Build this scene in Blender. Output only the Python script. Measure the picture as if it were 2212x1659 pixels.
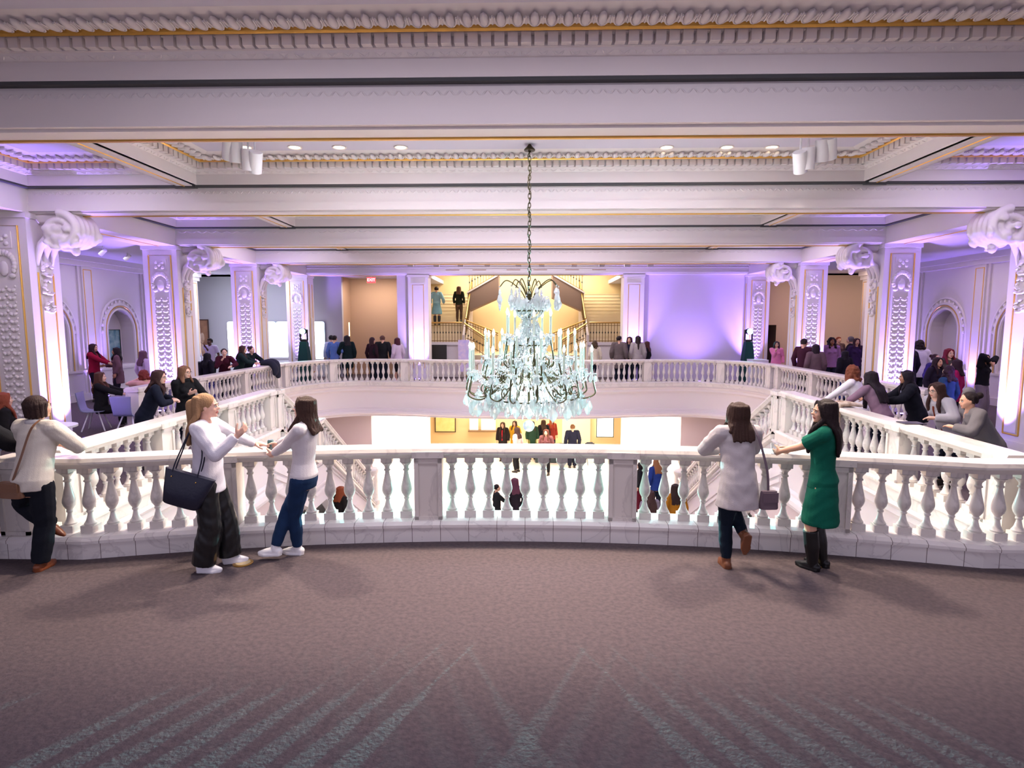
import bpy, math, random
from mathutils import Vector, Matrix, noise
import numpy as np
for o in list(bpy.data.objects): bpy.data.objects.remove(o)
SC = bpy.context.scene
COL = SC.collection
PI = math.pi
def R(d): return math.radians(d)
# ---------------------------------------------------------------- camera
H = 2.35
PITCH, YAW, FPX = 5.94, 1.33, 1249.0
cd = bpy.data.cameras.new('camera'); cam = bpy.data.objects.new('camera', cd); COL.objects.link(cam)
cam.location = (0, 0, H); cam.rotation_euler = (R(90-PITCH), 0, R(YAW))
cd.sensor_width = 36; cd.lens = FPX/2212*36; cd.clip_end = 200
SC.camera = cam
RM = cam.rotation_euler.to_matrix()
def ray(px, py): return RM @ Vector(((px-1106)/FPX, -(py-829.5)/FPX, -1))
def atD(px, py, D):
    d = ray(px, py); k = D/d.y; return Vector((d.x*k, D, H+d.z*k))
def atZ(px, py, z):
    d = ray(px, py); k = (z-H)/d.z; return Vector((d.x*k, d.y*k, z))
# ---------------------------------------------------------------- world, exposure
SC.view_settings.view_transform = 'Standard'; SC.view_settings.look = 'None'
SC.view_settings.gamma = 1; SC.view_settings.use_curve_mapping = False
SC.view_settings.exposure = .93
w = bpy.data.worlds.new('world'); SC.world = w; w.use_nodes = True
w.node_tree.nodes['Background'].inputs[0].default_value = (.72, .66, .86, 1)
w.node_tree.nodes['Background'].inputs[1].default_value = .55
def light(kind, name, loc, energy, color, aim=None, size=.1, angle=60, blend=.5, size_y=None):
    l = bpy.data.lights.new(name, kind); l.energy = energy; l.color = color
    o = bpy.data.objects.new(name, l); COL.objects.link(o); o.location = loc
    if kind == 'SPOT': l.spot_size = R(angle); l.spot_blend = blend; l.shadow_soft_size = size
    elif kind == 'AREA':
        l.size = size
        if size_y: l.shape = 'RECTANGLE'; l.size_y = size_y
    else: l.shadow_soft_size = size
    if aim is not None:
        o.rotation_euler = (Vector(aim)-Vector(loc)).to_track_quat('-Z', 'Y').to_euler()
    return o
WARM, COOL, PURP, CYAN = (1, .80, .55), (.93, .93, 1), (.36, .22, 1), (.35, 1, .93)
# large area lights: recessed ceiling lighting of hall, lower hall and stair room
for y, e_ in ((4.2, 70), (8.6, 120), (13.0, 120), (17.5, 120), (22.0, 120)):
    light('AREA', 'coffer_light', (0, y, 5.15), e_, (.93, .87, 1), (0, y, 0), 7, size_y=1.2)
for x in (-7.4, 7.4):
    for y in (8.6, 17.5): light('AREA', 'side_coffer_light', (x, y, 5.12), 40, (.85, .75, 1), (x, y, 0), 1.4, size_y=2)
for x in (-3.6, -1.2, 1.2, 3.6): light('SPOT', 'downlight', (x, 7.1, 5.2), 1500, (1, .82, .64), (x, 5.2, 0), .22, 95, .6)
light('AREA', 'lower_hall_light', (0, 22.6, -1.22), 360, (1, .84, .68), (0, 22.5, -4), 11, size_y=1.6)
for s_ in (-1, 1): light('SPOT', 'lower_wall_fill', (s_*5.0, 22.2, -1.25), 900, (1, .88, .84), (s_*5.0, 24.05, -2.8), .15, 100, .7)  # spots added under the balcony to brighten the lower far wall
light('AREA', 'lower_near_light', (0, 7.2, -1.3), 60, (.97, .83, .90), (0, 9.5, -4), 5, size_y=1.5)
light('AREA', 'lower_room_light', (0, 27.5, -.6), 260, (1, .86, .62), (0, 27.5, -4), 7, size_y=4)
light('AREA', 'stair_room_light', (0, 28.4, 5.5), 430, (1, .88, .66), (0, 28.6, 0), 7, size_y=2.4)
light('AREA', 'tan_recess_light', (-6.6, 25.6, 4.2), 42, (1, .84, .70), (-6.6, 26.5, 0), 2.0, size_y=.6)
light('AREA', 'right_room_light', (13.0, 23, 4.3), 90, (1, .74, .58), (13, 25, 0), 4, size_y=2)
light('AREA', 'left_room_light', (-12.0, 23.2, 4.3), 150, (.8, .85, 1), (-12, 25, 0), 4, size_y=2)
for s in (-1, 1):
    light('AREA', 'aisle_light', (s*12, 14, 4.3), 60, (.86, .76, 1) if s < 0 else (1, .82, .80), (s*12, 14, 0), 1.5, size_y=9)
    light('SPOT', 'column_wash', (s*6.5, 5.6, 4.2), 60, (1, .86, .66), (s*9.4, 10.5, 2.2), .1, 60, .8)

# ---------------------------------------------------------------- helpers
def lin(c):
    return tuple(((v/12.92) if v <= .04045 else ((v+.055)/1.055)**2.4) for v in (x/255 for x in c))
MATS = {}
def mat(name, c, rough=.6, metal=0, emit=0, bump=0, bscale=40, trans=0, spec=.5, alpha=1, ior=1.45, mix=None, mscale=4, sheen=0, ecol=None):
    if name in MATS: return MATS[name]
    m = bpy.data.materials.new(name); m.use_nodes = True; nt = m.node_tree; b = nt.nodes['Principled BSDF']
    c4 = (*lin(c), 1); b.inputs['Base Color'].default_value = c4
    b.inputs['Roughness'].default_value = rough; b.inputs['Metallic'].default_value = metal
    b.inputs['Specular IOR Level'].default_value = spec; b.inputs['IOR'].default_value = ior
    b.inputs['Transmission Weight'].default_value = trans; b.inputs['Alpha'].default_value = alpha
    if sheen: b.inputs['Sheen Weight'].default_value = sheen
    if emit:
        b.inputs['Emission Color'].default_value = (*lin(ecol or c), 1); b.inputs['Emission Strength'].default_value = emit
    if mix or bump:
        tc = nt.nodes.new('ShaderNodeTexCoord')
    if mix:
        n = nt.nodes.new('ShaderNodeTexNoise'); n.inputs['Scale'].default_value = mscale; n.inputs['Detail'].default_value = 6
        nt.links.new(tc.outputs['Object'], n.inputs['Vector'])
        r = nt.nodes.new('ShaderNodeValToRGB'); r.color_ramp.elements[0].position = .35; r.color_ramp.elements[1].position = .65
        r.color_ramp.elements[0].color = c4; r.color_ramp.elements[1].color = (*lin(mix), 1)
        nt.links.new(n.outputs['Fac'], r.inputs[0]); nt.links.new(r.outputs[0], b.inputs['Base Color'])
    if bump:
        n2 = nt.nodes.new('ShaderNodeTexNoise'); n2.inputs['Scale'].default_value = bscale; n2.inputs['Detail'].default_value = 4
        nt.links.new(tc.outputs['Object'], n2.inputs['Vector'])
        bp = nt.nodes.new('ShaderNodeBump'); bp.inputs['Strength'].default_value = bump; bp.inputs['Distance'].default_value = .01
        nt.links.new(n2.outputs['Fac'], bp.inputs['Height']); nt.links.new(bp.outputs[0], b.inputs['Normal'])
    MATS[name] = m; return m
def marble(name, c, vein, scale=1.6, rough=.28, joints=0):
    m = mat(name, c, rough); nt = m.node_tree; b = nt.nodes['Principled BSDF']
    tc = nt.nodes.new('ShaderNodeTexCoord')
    n = nt.nodes.new('ShaderNodeTexNoise'); n.inputs['Scale'].default_value = scale; n.inputs['Detail'].default_value = 8; n.inputs['Distortion'].default_value = 1.2
    nt.links.new(tc.outputs['Object'], n.inputs['Vector'])
    r = nt.nodes.new('ShaderNodeValToRGB'); e = r.color_ramp.elements
    e[0].position = .30; e[0].color = (*lin(c), 1); e[1].position = .72; e[1].color = (*lin(c), 1)
    x = e.new(.495); x.color = (*lin(c), 1); x = e.new(.515); x.color = (*lin(vein), 1); x = e.new(.535); x.color = (*lin(tuple(v*.97 for v in c)), 1)
    nt.links.new(n.outputs['Fac'], r.inputs[0])
    out = r.outputs[0]
    if joints:
        br = nt.nodes.new('ShaderNodeTexBrick'); br.offset = 0; br.inputs['Scale'].default_value = 1
        br.inputs['Brick Width'].default_value = joints; br.inputs['Row Height'].default_value = joints
        br.inputs['Mortar Size'].default_value = .006; br.inputs['Color1'].default_value = (1, 1, 1, 1); br.inputs['Color2'].default_value = (.93, .93, .93, 1); br.inputs['Mortar'].default_value = (.82, .78, .76, 1)
        nt.links.new(tc.outputs['Object'], br.inputs['Vector'])
        mx = nt.nodes.new('ShaderNodeMix'); mx.data_type = 'RGBA'; mx.blend_type = 'MULTIPLY'; mx.inputs[0].default_value = 1
        nt.links.new(out, mx.inputs[6]); nt.links.new(br.outputs[0], mx.inputs[7]); out = mx.outputs[2]
    nt.links.new(out, b.inputs['Base Color'])
    return m
PLASTER = mat('plaster', (214, 205, 207), .75, bump=.05, bscale=60)
PLASTER_W = mat('plaster_wall', (205, 196, 198), .8)
CEIL = mat('ceiling_paint', (196, 190, 206), .85)
SLOT_SHADE = mat('recess_shade', (70, 70, 74), .9)  # shade of the unlit slot in the coffers, put into the colour
GOLD = mat('gilding', (226, 178, 92), .35, .6, bump=.3, bscale=30)
MARBLE = marble('white_marble', (214, 206, 200), (196, 188, 184))
MARBLE2 = marble('pale_marble_panel', (206, 196, 198), (168, 152, 162), 2.6)
FLOORM = marble('lower_marble_floor', (236, 226, 214), (222, 208, 196), .8, .22, joints=.9)
CARPET = mat('carpet', (95, 84, 87), .97, bump=1, bscale=38, mix=(82, 73, 78), mscale=26, spec=.1)
GREY = mat('grey_paint', (168, 165, 172), .85)
TAN = mat('tan_paint', (176, 146, 122), .85)
CREAM = mat('cream_paint', (222, 196, 150), .8)
TAUPE = mat('taupe_paint', (128, 106, 98), .85)
MAUVE = mat('mauve_wall', (196, 178, 178), .8)
BRONZE = mat('dark_bronze', (70, 66, 44), .35, .8)
BRASS = mat('brass', (190, 150, 80), .3, .9)
BLACK = mat('black_plastic', (22, 22, 24), .5)
WHITEP = mat('white_plastic', (225, 225, 228), .45)
CHROME = mat('steel', (190, 190, 195), .3, .9)

class MB:
    """collects vertices and faces for one mesh"""
    def __init__(s): s.V = []; s.F = []; s.MI = []; s.m = 0; s.T = None
    def add(s, vs, fs):
        k = len(s.V)
        if s.T is not None: vs = [s.T @ Vector(v) for v in vs]
        s.V += [tuple(v) for v in vs]; s.F += [tuple(i+k for i in f) for f in fs]; s.MI += [s.m]*len(fs)
        return s
    def box(s, x0, x1, y0, y1, z0, z1):
        if x0 > x1: x0, x1 = x1, x0
        vs = [(x, y, z) for z in (z0, z1) for y in (y0, y1) for x in (x0, x1)]
        return s.add(vs, [(0, 2, 3, 1), (4, 5, 7, 6), (0, 1, 5, 4), (1, 3, 7, 5), (3, 2, 6, 7), (2, 0, 4, 6)])
    def rings(s, rs, capa=True, capb=True, closed=False):
        n = len(rs[0]); vs = [p for r in rs for p in r]; fs = []
        m = len(rs)
        for i in range(m if closed else m-1):
            a, b = i*n, ((i+1) % m)*n
            for j in range(n): fs.append((a+j, a+(j+1) % n, b+(j+1) % n, b+j))
        if not closed:
            if capa: fs.append(tuple(reversed(range(n))))
            if capb: fs.append(tuple(range((m-1)*n, m*n)))
        return s.add(vs, fs)
    def lathe(s, prof, c=(0, 0, 0), seg=16, M=None):
        rs = []
        for r, z in prof:
            ring = [Vector((r*math.cos(2*PI*j/seg), r*math.sin(2*PI*j/seg), z)) for j in range(seg)]
            if M is not None: ring = [M @ p for p in ring]
            rs.append([p+Vector(c) for p in ring])
        return s.rings(rs)
    def tube(s, pts, r, seg=8, closed=False):
        pts = [Vector(p) for p in pts]; n = len(pts); rs = []; up = None
        for i, p in enumerate(pts):
            t = (pts[(i+1) % n]-pts[i-1]) if closed else (pts[min(i+1, n-1)]-pts[max(i-1, 0)])
            if t.length < 1e-9: t = Vector((0, 0, 1))
            t.normalize()
            if up is None: up = Vector((0, 0, 1)) if abs(t.z) < .9 else Vector((1, 0, 0))
            a = t.cross(up)
            if a.length < 1e-5: a = t.cross(Vector((1, .1, 0)))
            a.normalize(); b = a.cross(t).normalized(); up = b
            rr = r[i] if isinstance(r, (list, tuple)) else r
            rs.append([p+a*(rr*math.cos(2*PI*j/seg))-b*(rr*math.sin(2*PI*j/seg)) for j in range(seg)])
        return s.rings(rs, closed=closed)
    def ball(s, c, rx, ry=None, rz=None, seg=12, rg=8, M=None):
        ry = ry or rx; rz = rz or rx; vs = []; fs = []
        for i in range(1, rg):
            t = PI*i/rg
            for j in range(seg):
                f = 2*PI*j/seg; vs.append(Vector((rx*math.sin(t)*math.cos(f), ry*math.sin(t)*math.sin(f), rz*math.cos(t))))
        vs += [Vector((0, 0, rz)), Vector((0, 0, -rz))]; T_, B_ = len(vs)-2, len(vs)-1
        for i in range(rg-2):
            for j in range(seg): fs.append((i*seg+j, (i+1)*seg+j, (i+1)*seg+(j+1) % seg, i*seg+(j+1) % seg))
        for j in range(seg):
            fs.append((T_, j, (j+1) % seg)); fs.append((B_, (rg-2)*seg+(j+1) % seg, (rg-2)*seg+j))
        if M is not None: vs = [M @ v for v in vs]
        return s.add([v+Vector(c) for v in vs], fs)
    def sweep(s, path, prof, closed=False, zs=None):
        """path: xy points, prof: (offset to the left of travel, z); mitred"""
        n = len(path); P = [Vector((p[0], p[1], 0)) for p in path]
        zs = zs or [(p[2] if len(p) > 2 else 0) for p in path]; rs = []
        for i in range(n):
            a = P[i]-P[i-1] if (i > 0 or closed) else P[1]-P[0]
            b = P[(i+1) % n]-P[i] if (i < n-1 or closed) else P[i]-P[i-1]
            a.normalize(); b.normalize(); na = Vector((-a.y, a.x, 0)); nb = Vector((-b.y, b.x, 0))
            m = na+nb; m = m/max(.3, m.dot(na)) if m.length > 1e-6 else na
            rs.append([Vector((P[i].x+m.x*o, P[i].y+m.y*o, zs[i]+z)) for o, z in prof])
        return s.rings(rs, closed=closed)
    def prism(s, pts, ext):
        """planar polygon (3d points) extruded by vector ext"""
        n = len(pts); e = Vector(ext); vs = [Vector(p) for p in pts]+[Vector(p)+e for p in pts]
        fs = [tuple(reversed(range(n))), tuple(range(n, 2*n))]+[(i, (i+1) % n, n+(i+1) % n, n+i) for i in range(n)]
        return s.add(vs, fs)
    def mesh(s, name, mats, smooth=False):
        me = bpy.data.meshes.new(name); me.from_pydata(s.V, [], s.F)
        for m in (mats if isinstance(mats, (list, tuple)) else [mats]): me.materials.append(m)
        me.polygons.foreach_set('material_index', s.MI)
        me.update()
        import bmesh
        b = bmesh.new(); b.from_mesh(me); bmesh.ops.recalc_face_normals(b, faces=b.faces); b.to_mesh(me); b.free()
        if smooth:
            me.polygons.foreach_set('use_smooth', [True]*len(me.polygons))
            try: me.set_sharp_from_angle(angle=R(smooth if smooth is not True else 40))
            except Exception: pass
        return me
def link(name, me, parent=None, loc=None, rot=None, **kw):
    o = bpy.data.objects.new(name, me); COL.objects.link(o)
    if parent is not None: o.parent = parent
    if loc is not None: o.location = loc
    if rot is not None: o.rotation_euler = rot
    for k, v in kw.items(): o[k] = v
    return o
def obj(name, mb, mats, parent=None, smooth=False, loc=None, rot=None, **kw):
    return link(name, mb.mesh(name, mats, smooth), parent, loc, rot, **kw)
def root(name, loc, rz=0, **kw):
    return link(name, None, None, loc, (0, 0, rz), **kw)
def struct(name, mb, mats, smooth=False): return obj(name, mb, mats, smooth=smooth, kind='structure')
def copy_tree(o, loc=None, rz=None, **kw):
    c = o.copy(); COL.objects.link(c)
    if loc is not None: c.location = loc
    if rz is not None: c.rotation_euler = (0, 0, rz)
    for k, v in kw.items(): c[k] = v
    for ch in list(o.children):
        d = ch.copy(); COL.objects.link(d); d.parent = c
        for g in list(ch.children): e = g.copy(); COL.objects.link(e); e.parent = d
    return c
def catmull(pts, n=6, dim=2):
    out = []; P = [pts[0]]+list(pts)+[pts[-1]]
    for i in range(1, len(P)-2):
        for k in range(n):
            t = k/n; out.append(tuple(.5*((2*P[i][d])+(P[i+1][d]-P[i-1][d])*t+(2*P[i-1][d]-5*P[i][d]+4*P[i+1][d]-P[i+2][d])*t*t+(-P[i-1][d]+3*P[i][d]-3*P[i+1][d]+P[i+2][d])*t**3) for d in range(dim)))
    out.append(tuple(pts[-1])); return out
def fill(outer, holes, f3):
    """flat polygon with holes -> (verts, faces) mapped by f3"""
    import bmesh
    b = bmesh.new(); es = []
    for loop in [outer]+holes:
        vs = [b.verts.new((p[0], p[1], 0)) for p in loop]
        es += [b.edges.new((vs[i], vs[(i+1) % len(vs)])) for i in range(len(vs))]
    bmesh.ops.triangle_fill(b, edges=es, use_beauty=True, use_dissolve=False)
    b.verts.index_update()
    vs = [f3(v.co.x, v.co.y) for v in b.verts]; fs = [tuple(v.index for v in f.verts) for f in b.faces]; b.free()
    return vs, fs
# ================================================================ SETTING
LOW = -3.8
XI, YA = 5.25, 11.75          # inner side rail, stair head
NEAR_R, NEAR_C = 17.0, 6.27-17.0
def arc_near(x): return NEAR_C+math.sqrt(NEAR_R**2-x*x)
near_pts = [(x, arc_near(x)) for x in [-4.45+.445*i for i in range(21)]]
yN = near_pts[0][1]
far_half = catmull([(0, 21.4), (2.4, 21.6), (4.6, 22.0), (6.2, 22.1), (7.3, 21.65), (8.1, 20.6), (8.4, 19.3)], 5)
far_pts = [(-x, y) for x, y in reversed(far_half)]+far_half[1:]
# outline of the opening, clockwise seen from above starting at the near left corner
open_loop = ([(-5.0, yN)]+near_pts[1:-1]+[(5.0, yN), (XI, YA), (8.3, YA)]+[(x, y) for x, y in reversed(far_pts)]+[(-8.3, YA), (-XI, YA)])
mb = MB(); vs, fs = fill([(-18, -5), (18, -5), (18, 33), (-18, 33)], [open_loop, [(-4.6, 25.9), (4.6, 25.9), (4.6, 31), (-4.6, 31)]], lambda x, y: (x, y, 0))
mb.add(vs, fs); struct('floor', mb, CARPET)
# fascia of the mezzanine all the way round the opening (mouldings)
fas = [(-.02, -.003), (.16, -.003), (.17, -.05), (.14, -.09), (.10, -.12), (.10, -.20), (.02, -.26), (.0, -.30), (.0, -.88), (.05, -.92), (.05, -.97), (.12, -1.02), (.13, -1.1), (.06, -1.14), (.06, -1.2), (-.02, -1.2)]
mb = MB(); mb.sweep(list(reversed(open_loop)), [(-o, z) for o, z in fas], closed=True)
# determine the side that faces the void
cx = sum(v[0] for v in mb.V[:1])
struct('trim_1', mb, PLASTER, smooth=35)
# slab underside and lower hall walls
mb = MB(); vs, fs = fill([(-18, 2), (18, 2), (18, 24.0), (-18, 24.0)], [open_loop], lambda x, y: (x, y, -1.2)); mb.add(vs, fs)
struct('ceiling_lower', mb, PLASTER_W)
mb = MB(); mb.box(-18, 18, 1, 33, LOW-.1, LOW); struct('floor_lower', mb, FLOORM)
for s, nm in ((-1, 'left'), (1, 'right')):
    mb = MB()
    # wall under the side balcony, with band mouldings
    a, b = Vector((s*5.05, 5.6, 0)), Vector((s*(XI+.03), 13.2, 0))
    mb.prism([(a.x, a.y, LOW), (b.x, b.y, LOW), (b.x, b.y, -1.2), (a.x, a.y, -1.2)], (s*.2, 0, 0))
    mb.prism([(a.x-s*.04, a.y, -2.05), (b.x-s*.04, b.y, -2.05), (b.x-s*.04, b.y, -1.93), (a.x-s*.04, a.y, -1.93)], (s*.2, 0, 0))
    struct('wall_lower_under_balcony_'+nm, mb, MAUVE)
    mb = MB(); mb.box(s*8.45, s*8.7, 11.7, 22.6, LOW, -1.2); struct('wall_lower_'+nm, mb, MAUVE)
    mb = MB(); mb.box(s*6.1, s*8.44, 22.5, 22.8, LOW, -1.21); struct('wall_lower_end_'+nm, mb, MAUVE)
mb = MB()
for s in (-1, 1):
    mb.box(s*4.05, s*6.09, 24.05, 24.3, LOW, -.4); mb.box(s*6.1, s*6.3, 22.81, 24.3, LOW, -.4)
    mb.box(s*5.25, s*5.35, 23.9, 24.1, LOW, -.4)
struct('wall_lower_far', mb, PLASTER)
mb = MB(); mb.box(-6, 6, 29.5, 29.7, LOW, -.3); mb.box(-6, -5.8, 24.2, 29.6, LOW, -.3); mb.box(5.8, 6, 24.2, 29.6, LOW, -.3)
struct('wall_lower_room', mb, CREAM)
mb = MB(); mb.box(-6, 6, 24.2, 29.7, -.5, -.38); struct('ceiling_lower_room', mb, PLASTER_W)
mb = MB(); mb.box(1.9, 3.35, 29.44, 29.5, LOW, -1.3); struct('door_1', mb, mat('door_offwhite', (235, 226, 206), .5))
mb = MB(); mb.box(-8.5, 8.5, 1.0, 1.2, LOW, 0); struct('wall_lower_near', mb, MAUVE)

# ---------------------------------------------------------------- coffered ceiling
BY = [1.73, 6.18, 10.6, 15.05, 19.5, 24.05]; BW = .47; ZB, ZC = 4.36, 5.25
mb = MB()
for y in BY:
    mb.box(-9.06, 9.06, y, y+BW, ZB+.05, ZC); mb.box(-9.055, 9.055, y+.05, y+BW-.05, ZB, ZB+.04)
    mb.box(-9.06, 9.06, y-.015, y+BW+.015, ZB+.03, ZB+.17)
mb.box(-9.95, -9.05, -3, 24.6, ZB, ZC); mb.box(9.05, 9.95, -3, 24.6, ZB, ZC)
struct('ceiling_beams', mb, PLASTER)
mb = MB()
mb.box(-9.95, 9.95, -3, 24.6, ZC, ZC+.12)
for s in (-1, 1): mb.box(s*9.9, s*18, -3, 33, 4.42, 4.6)
mb.box(-18, -4.3, 24.5, 33, 4.42, 4.6); mb.box(4.3, 18, 24.5, 33, 4.42, 4.6)
mb.box(-9, 9, 24.5, 33, 5.7, 5.8)
struct('ceiling', mb, CEIL)
gold = MB()
for y in BY:
    for k in (-.013, .013): gold.tube([(-9.05, y+.33+k, ZB-.004), (9.05, y+.33+k, ZB-.006)], .016, 6)
leaf = MB(); dark = MB(); ring = MB(); dent = MB(); eggs = MB()
def leafrow(m, p0, p1, inward, z, h, step, d=.012):
    """row of small split leaves on a vertical band"""
    p0, p1 = Vector(p0), Vector(p1); L = (p1-p0).length; n = max(1, int(L/step)); t = (p1-p0)/L
    up = Vector((0, 0, 1))
    for i in range(n):
        c = p0+t*((i+.5)*L/n)
        for sg in (-1, 1):
            a = c+t*(sg*step*.08)+up*(z+h*.1); b = c+t*(sg*step*.42)+up*(z+h*.9); e = inward*d
            wv = t*(step*.11)
            m.add([a-wv, a+wv, b+wv, b-wv, (a+b)/2+e+t*(sg*step*.05)], [(0, 1, 4), (1, 2, 4), (2, 3, 4), (3, 0, 4)])
for k in range(len(BY)-1):
    y0, y1 = BY[k]+BW, BY[k+1]
    far = k >= 3
    for fy, sg in ((y0, 1), (y1, -1)):                       # leaf strip on the beam faces
        leafrow(leaf, (-9.0, fy, 0), (9.0, fy, 0), Vector((0, sg, 0)), 4.67, .065, .13 if k < 2 else .26, .012)
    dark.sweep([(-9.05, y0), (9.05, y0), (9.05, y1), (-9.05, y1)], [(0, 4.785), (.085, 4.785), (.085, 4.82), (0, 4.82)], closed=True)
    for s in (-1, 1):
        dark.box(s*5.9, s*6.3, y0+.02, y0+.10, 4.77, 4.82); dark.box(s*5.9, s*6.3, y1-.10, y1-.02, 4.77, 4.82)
    for (x0, x1) in ((-9.05+.09, -6.3), (-5.9, 5.9), (6.3, 9.05-.09)):
        P = [(x0, y0+.09), (x1, y0+.09), (x1, y1-.09), (x0, y1-.09)]
        ring.sweep(P, [(-.12, 4.82), (0, 4.82), (0, 5.0), (.02, 5.005), (.05, 5.04), (.06, 5.065), (.09, 5.065), (.09, 5.20), (.19, 5.20), (.22, 5.20), (.26, 5.195), (.34, 5.20), (.44, 5.225), (.52, 5.251), (-.12, 5.251)], closed=True)
        gold.sweep(P, [(.195, 5.20), (.195, 5.165), (.207, 5.155), (.220, 5.165), (.233, 5.155), (.245, 5.165), (.245, 5.20)], closed=True)
        for i in range(4):
            a, b = Vector((*P[i], 0)), Vector((*P[(i+1) % 4], 0)); t = (b-a).normalized(); nrm = Vector((-t.y, t.x, 0)); L = (b-a).length
            if abs(t.y) > .5 and far: pass
            # dentils
            n = max(1, int((L-.2)/.13))
            for j in range(n):
                c = a+t*(.1+(j+.5)*(L-.2)/n)+nrm*.09; hw = .049
                q = [c-t*hw, c+t*hw, c+t*hw+nrm*.075, c-t*hw+nrm*.075]
                dent.prism([p+Vector((0, 0, 5.07)) for p in q], (0, 0, .13)); dent.prism([p+Vector((0, 0, 5.165)) for p in (c+t*hw, c+t*(.13-hw), c+t*(.13-hw)+nrm*.06, c+t*hw+nrm*.06)], (0, 0, .035))
            n = max(1, int((L-.7)/.157))
            M = Matrix((t, nrm, Vector((0, 0, 1)))).transposed()
            for j in range(n):
                c = a+t*(.35+(j+.5)*(L-.7)/n)+nrm*.36+Vector((0, 0, 5.185))
                eggs.ball(c, .044, .105, .040, 8 if k < 2 else 6, 6 if k < 2 else 4, M)
                if k < 2: eggs.tube([c+t*(.062*math.cos(PI*q/8))-nrm*(.16*math.sin(PI*q/8)-.06)-Vector((0, 0, .014)) for q in range(9)], .010, 5)
                d = c+t*(.5*(L-.7)/n)
                eggs.prism([d-nrm*.05-t*.006-Vector((0, 0, .012)), d-nrm*.05+t*.006-Vector((0, 0, .012)), d+nrm*.07+t*.004, d+nrm*.07-t*.004], (0, 0, -.014))
            leafrow(leaf, a+nrm*.035, b+nrm*.035, nrm, 5.0, .07, .16 if k < 2 else .3, .02)
for s in (-1, 1):
    for k in range(len(BY)-1):
        y0, y1 = BY[k]+BW, BY[k+1]
        ring.box(s*5.88, s*6.32, y0+.09, y1-.09, 4.82, 5.25)
        ring.box(s*5.96, s*6.24, y0+.09, y1-.09, 4.80, 4.82)
        gold.tube([(s*6.1, y0+.09, 4.798), (s*6.1, y1-.09, 4.798)], .012, 6)
        for sx in (9.05,):
            gold.tube([(s*9.5, y0, ZB-.004), (s*9.5, y1, ZB-.004)], .012, 6)
struct('trim_2', ring, PLASTER); struct('trim_3', gold, GOLD); struct('trim_4', dent, PLASTER)
struct('trim_5', eggs, PLASTER, smooth=60); struct('trim_6', leaf, PLASTER); struct('trim_7', dark, SLOT_SHADE)

# ---------------------------------------------------------------- aisle walls with arches
XW = 13.6
ARCH = [16.3, 19.2, 22.1] ; ARCH_L = [7.6, 10.5, 13.4]+ARCH
def arch_loop(c, r, z0, zs, n=14, rv=1.0):
    return [(c-r, z0)]+[(c-r*math.cos(PI*i/n), zs+rv*r*math.sin(PI*i/n)) for i in range(n+1)]+[(c+r, z0)]
for s, side in ((-1, 'left'), (1, 'right')):
    mb = MB(); yend = 23.9
    vs, fs = fill([(2, .0), (yend, .0), (yend, 4.42), (2, 4.42)], [arch_loop(c, .62, 1.0, 2.1, rv=1.15) for c in ARCH_L], lambda y, z: (s*XW, y, z))
    mb.add(vs, fs)
    for c in ARCH_L:
        L = arch_loop(c, .62, 1.0, 2.1, rv=1.15)
        mb.rings([[Vector((s*XW, y, z)) for y, z in L], [Vector((s*(XW+.42), y, z)) for y, z in L]], capa=False, capb=True)
    # pilasters, dado rail, cornice
    for y in [c+1.45 for c in [4.7]+ARCH_L]:
        mb.box(s*(XW-.10), s*XW, y-.22, y+.22, 0, 4.1); mb.box(s*(XW-.05), s*XW, y-.32, y+.32, 0, 4.1)
    mb.box(s*(XW-.07), s*XW, 2, yend, .86, .93); mb.box(s*(XW-.04), s*XW, 2, yend, 0, .86)
    mb.box(s*(XW-.09), s*XW, 2, yend, 0, .22)
    mb.box(s*(XW-.14), s*XW, 2, yend, 4.1, 4.42); mb.box(s*(XW-.22), s*XW, 2, yend, 4.25, 4.42)
    mb.box(s*XW, s*(XW+.5), yend-.1, yend, 0, 4.42)
    struct('wall_'+side, mb, PLASTER_W)
    tr = MB(); gl = MB()
    for c in ARCH_L:
        for r, w_, d_ in ((.66, .045, .06), (.80, .06, .045), (.95, .035, .07)):
            L = arch_loop(c, r, .93, 2.1, rv=1.13)
            tr.tube([(s*(XW-.01), y, z) for y, z in L], w_, 6)
        L = arch_loop(c, .87, .93, 2.1, rv=1.13)
        for i in range(1, len(L)-1):
            tr.ball((s*(XW-.02), L[i][0], L[i][1]), .05, .05, .06, 6, 4)
        gl.tube([(s*(XW-.05), y, z) for y, z in arch_loop(c, .74, .93, 2.1, rv=1.13)], .014, 5)
    for y in [c+1.45 for c in [4.7]+ARCH_L]:
        for k in (-.16, .16): gl.tube([(s*(XW-.105), y+k, .4), (s*(XW-.105), y+k, 4.0)], .012, 5)
        gl.tube([(s*(XW-.105), y-.16, 4.0), (s*(XW-.105), y+.16, 4.0)], .012, 5)
    struct('trim_%d' % (8+(s > 0)*2), tr, PLASTER, smooth=40); struct('trim_%d' % (9+(s > 0)*2), gl, GOLD)
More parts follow.
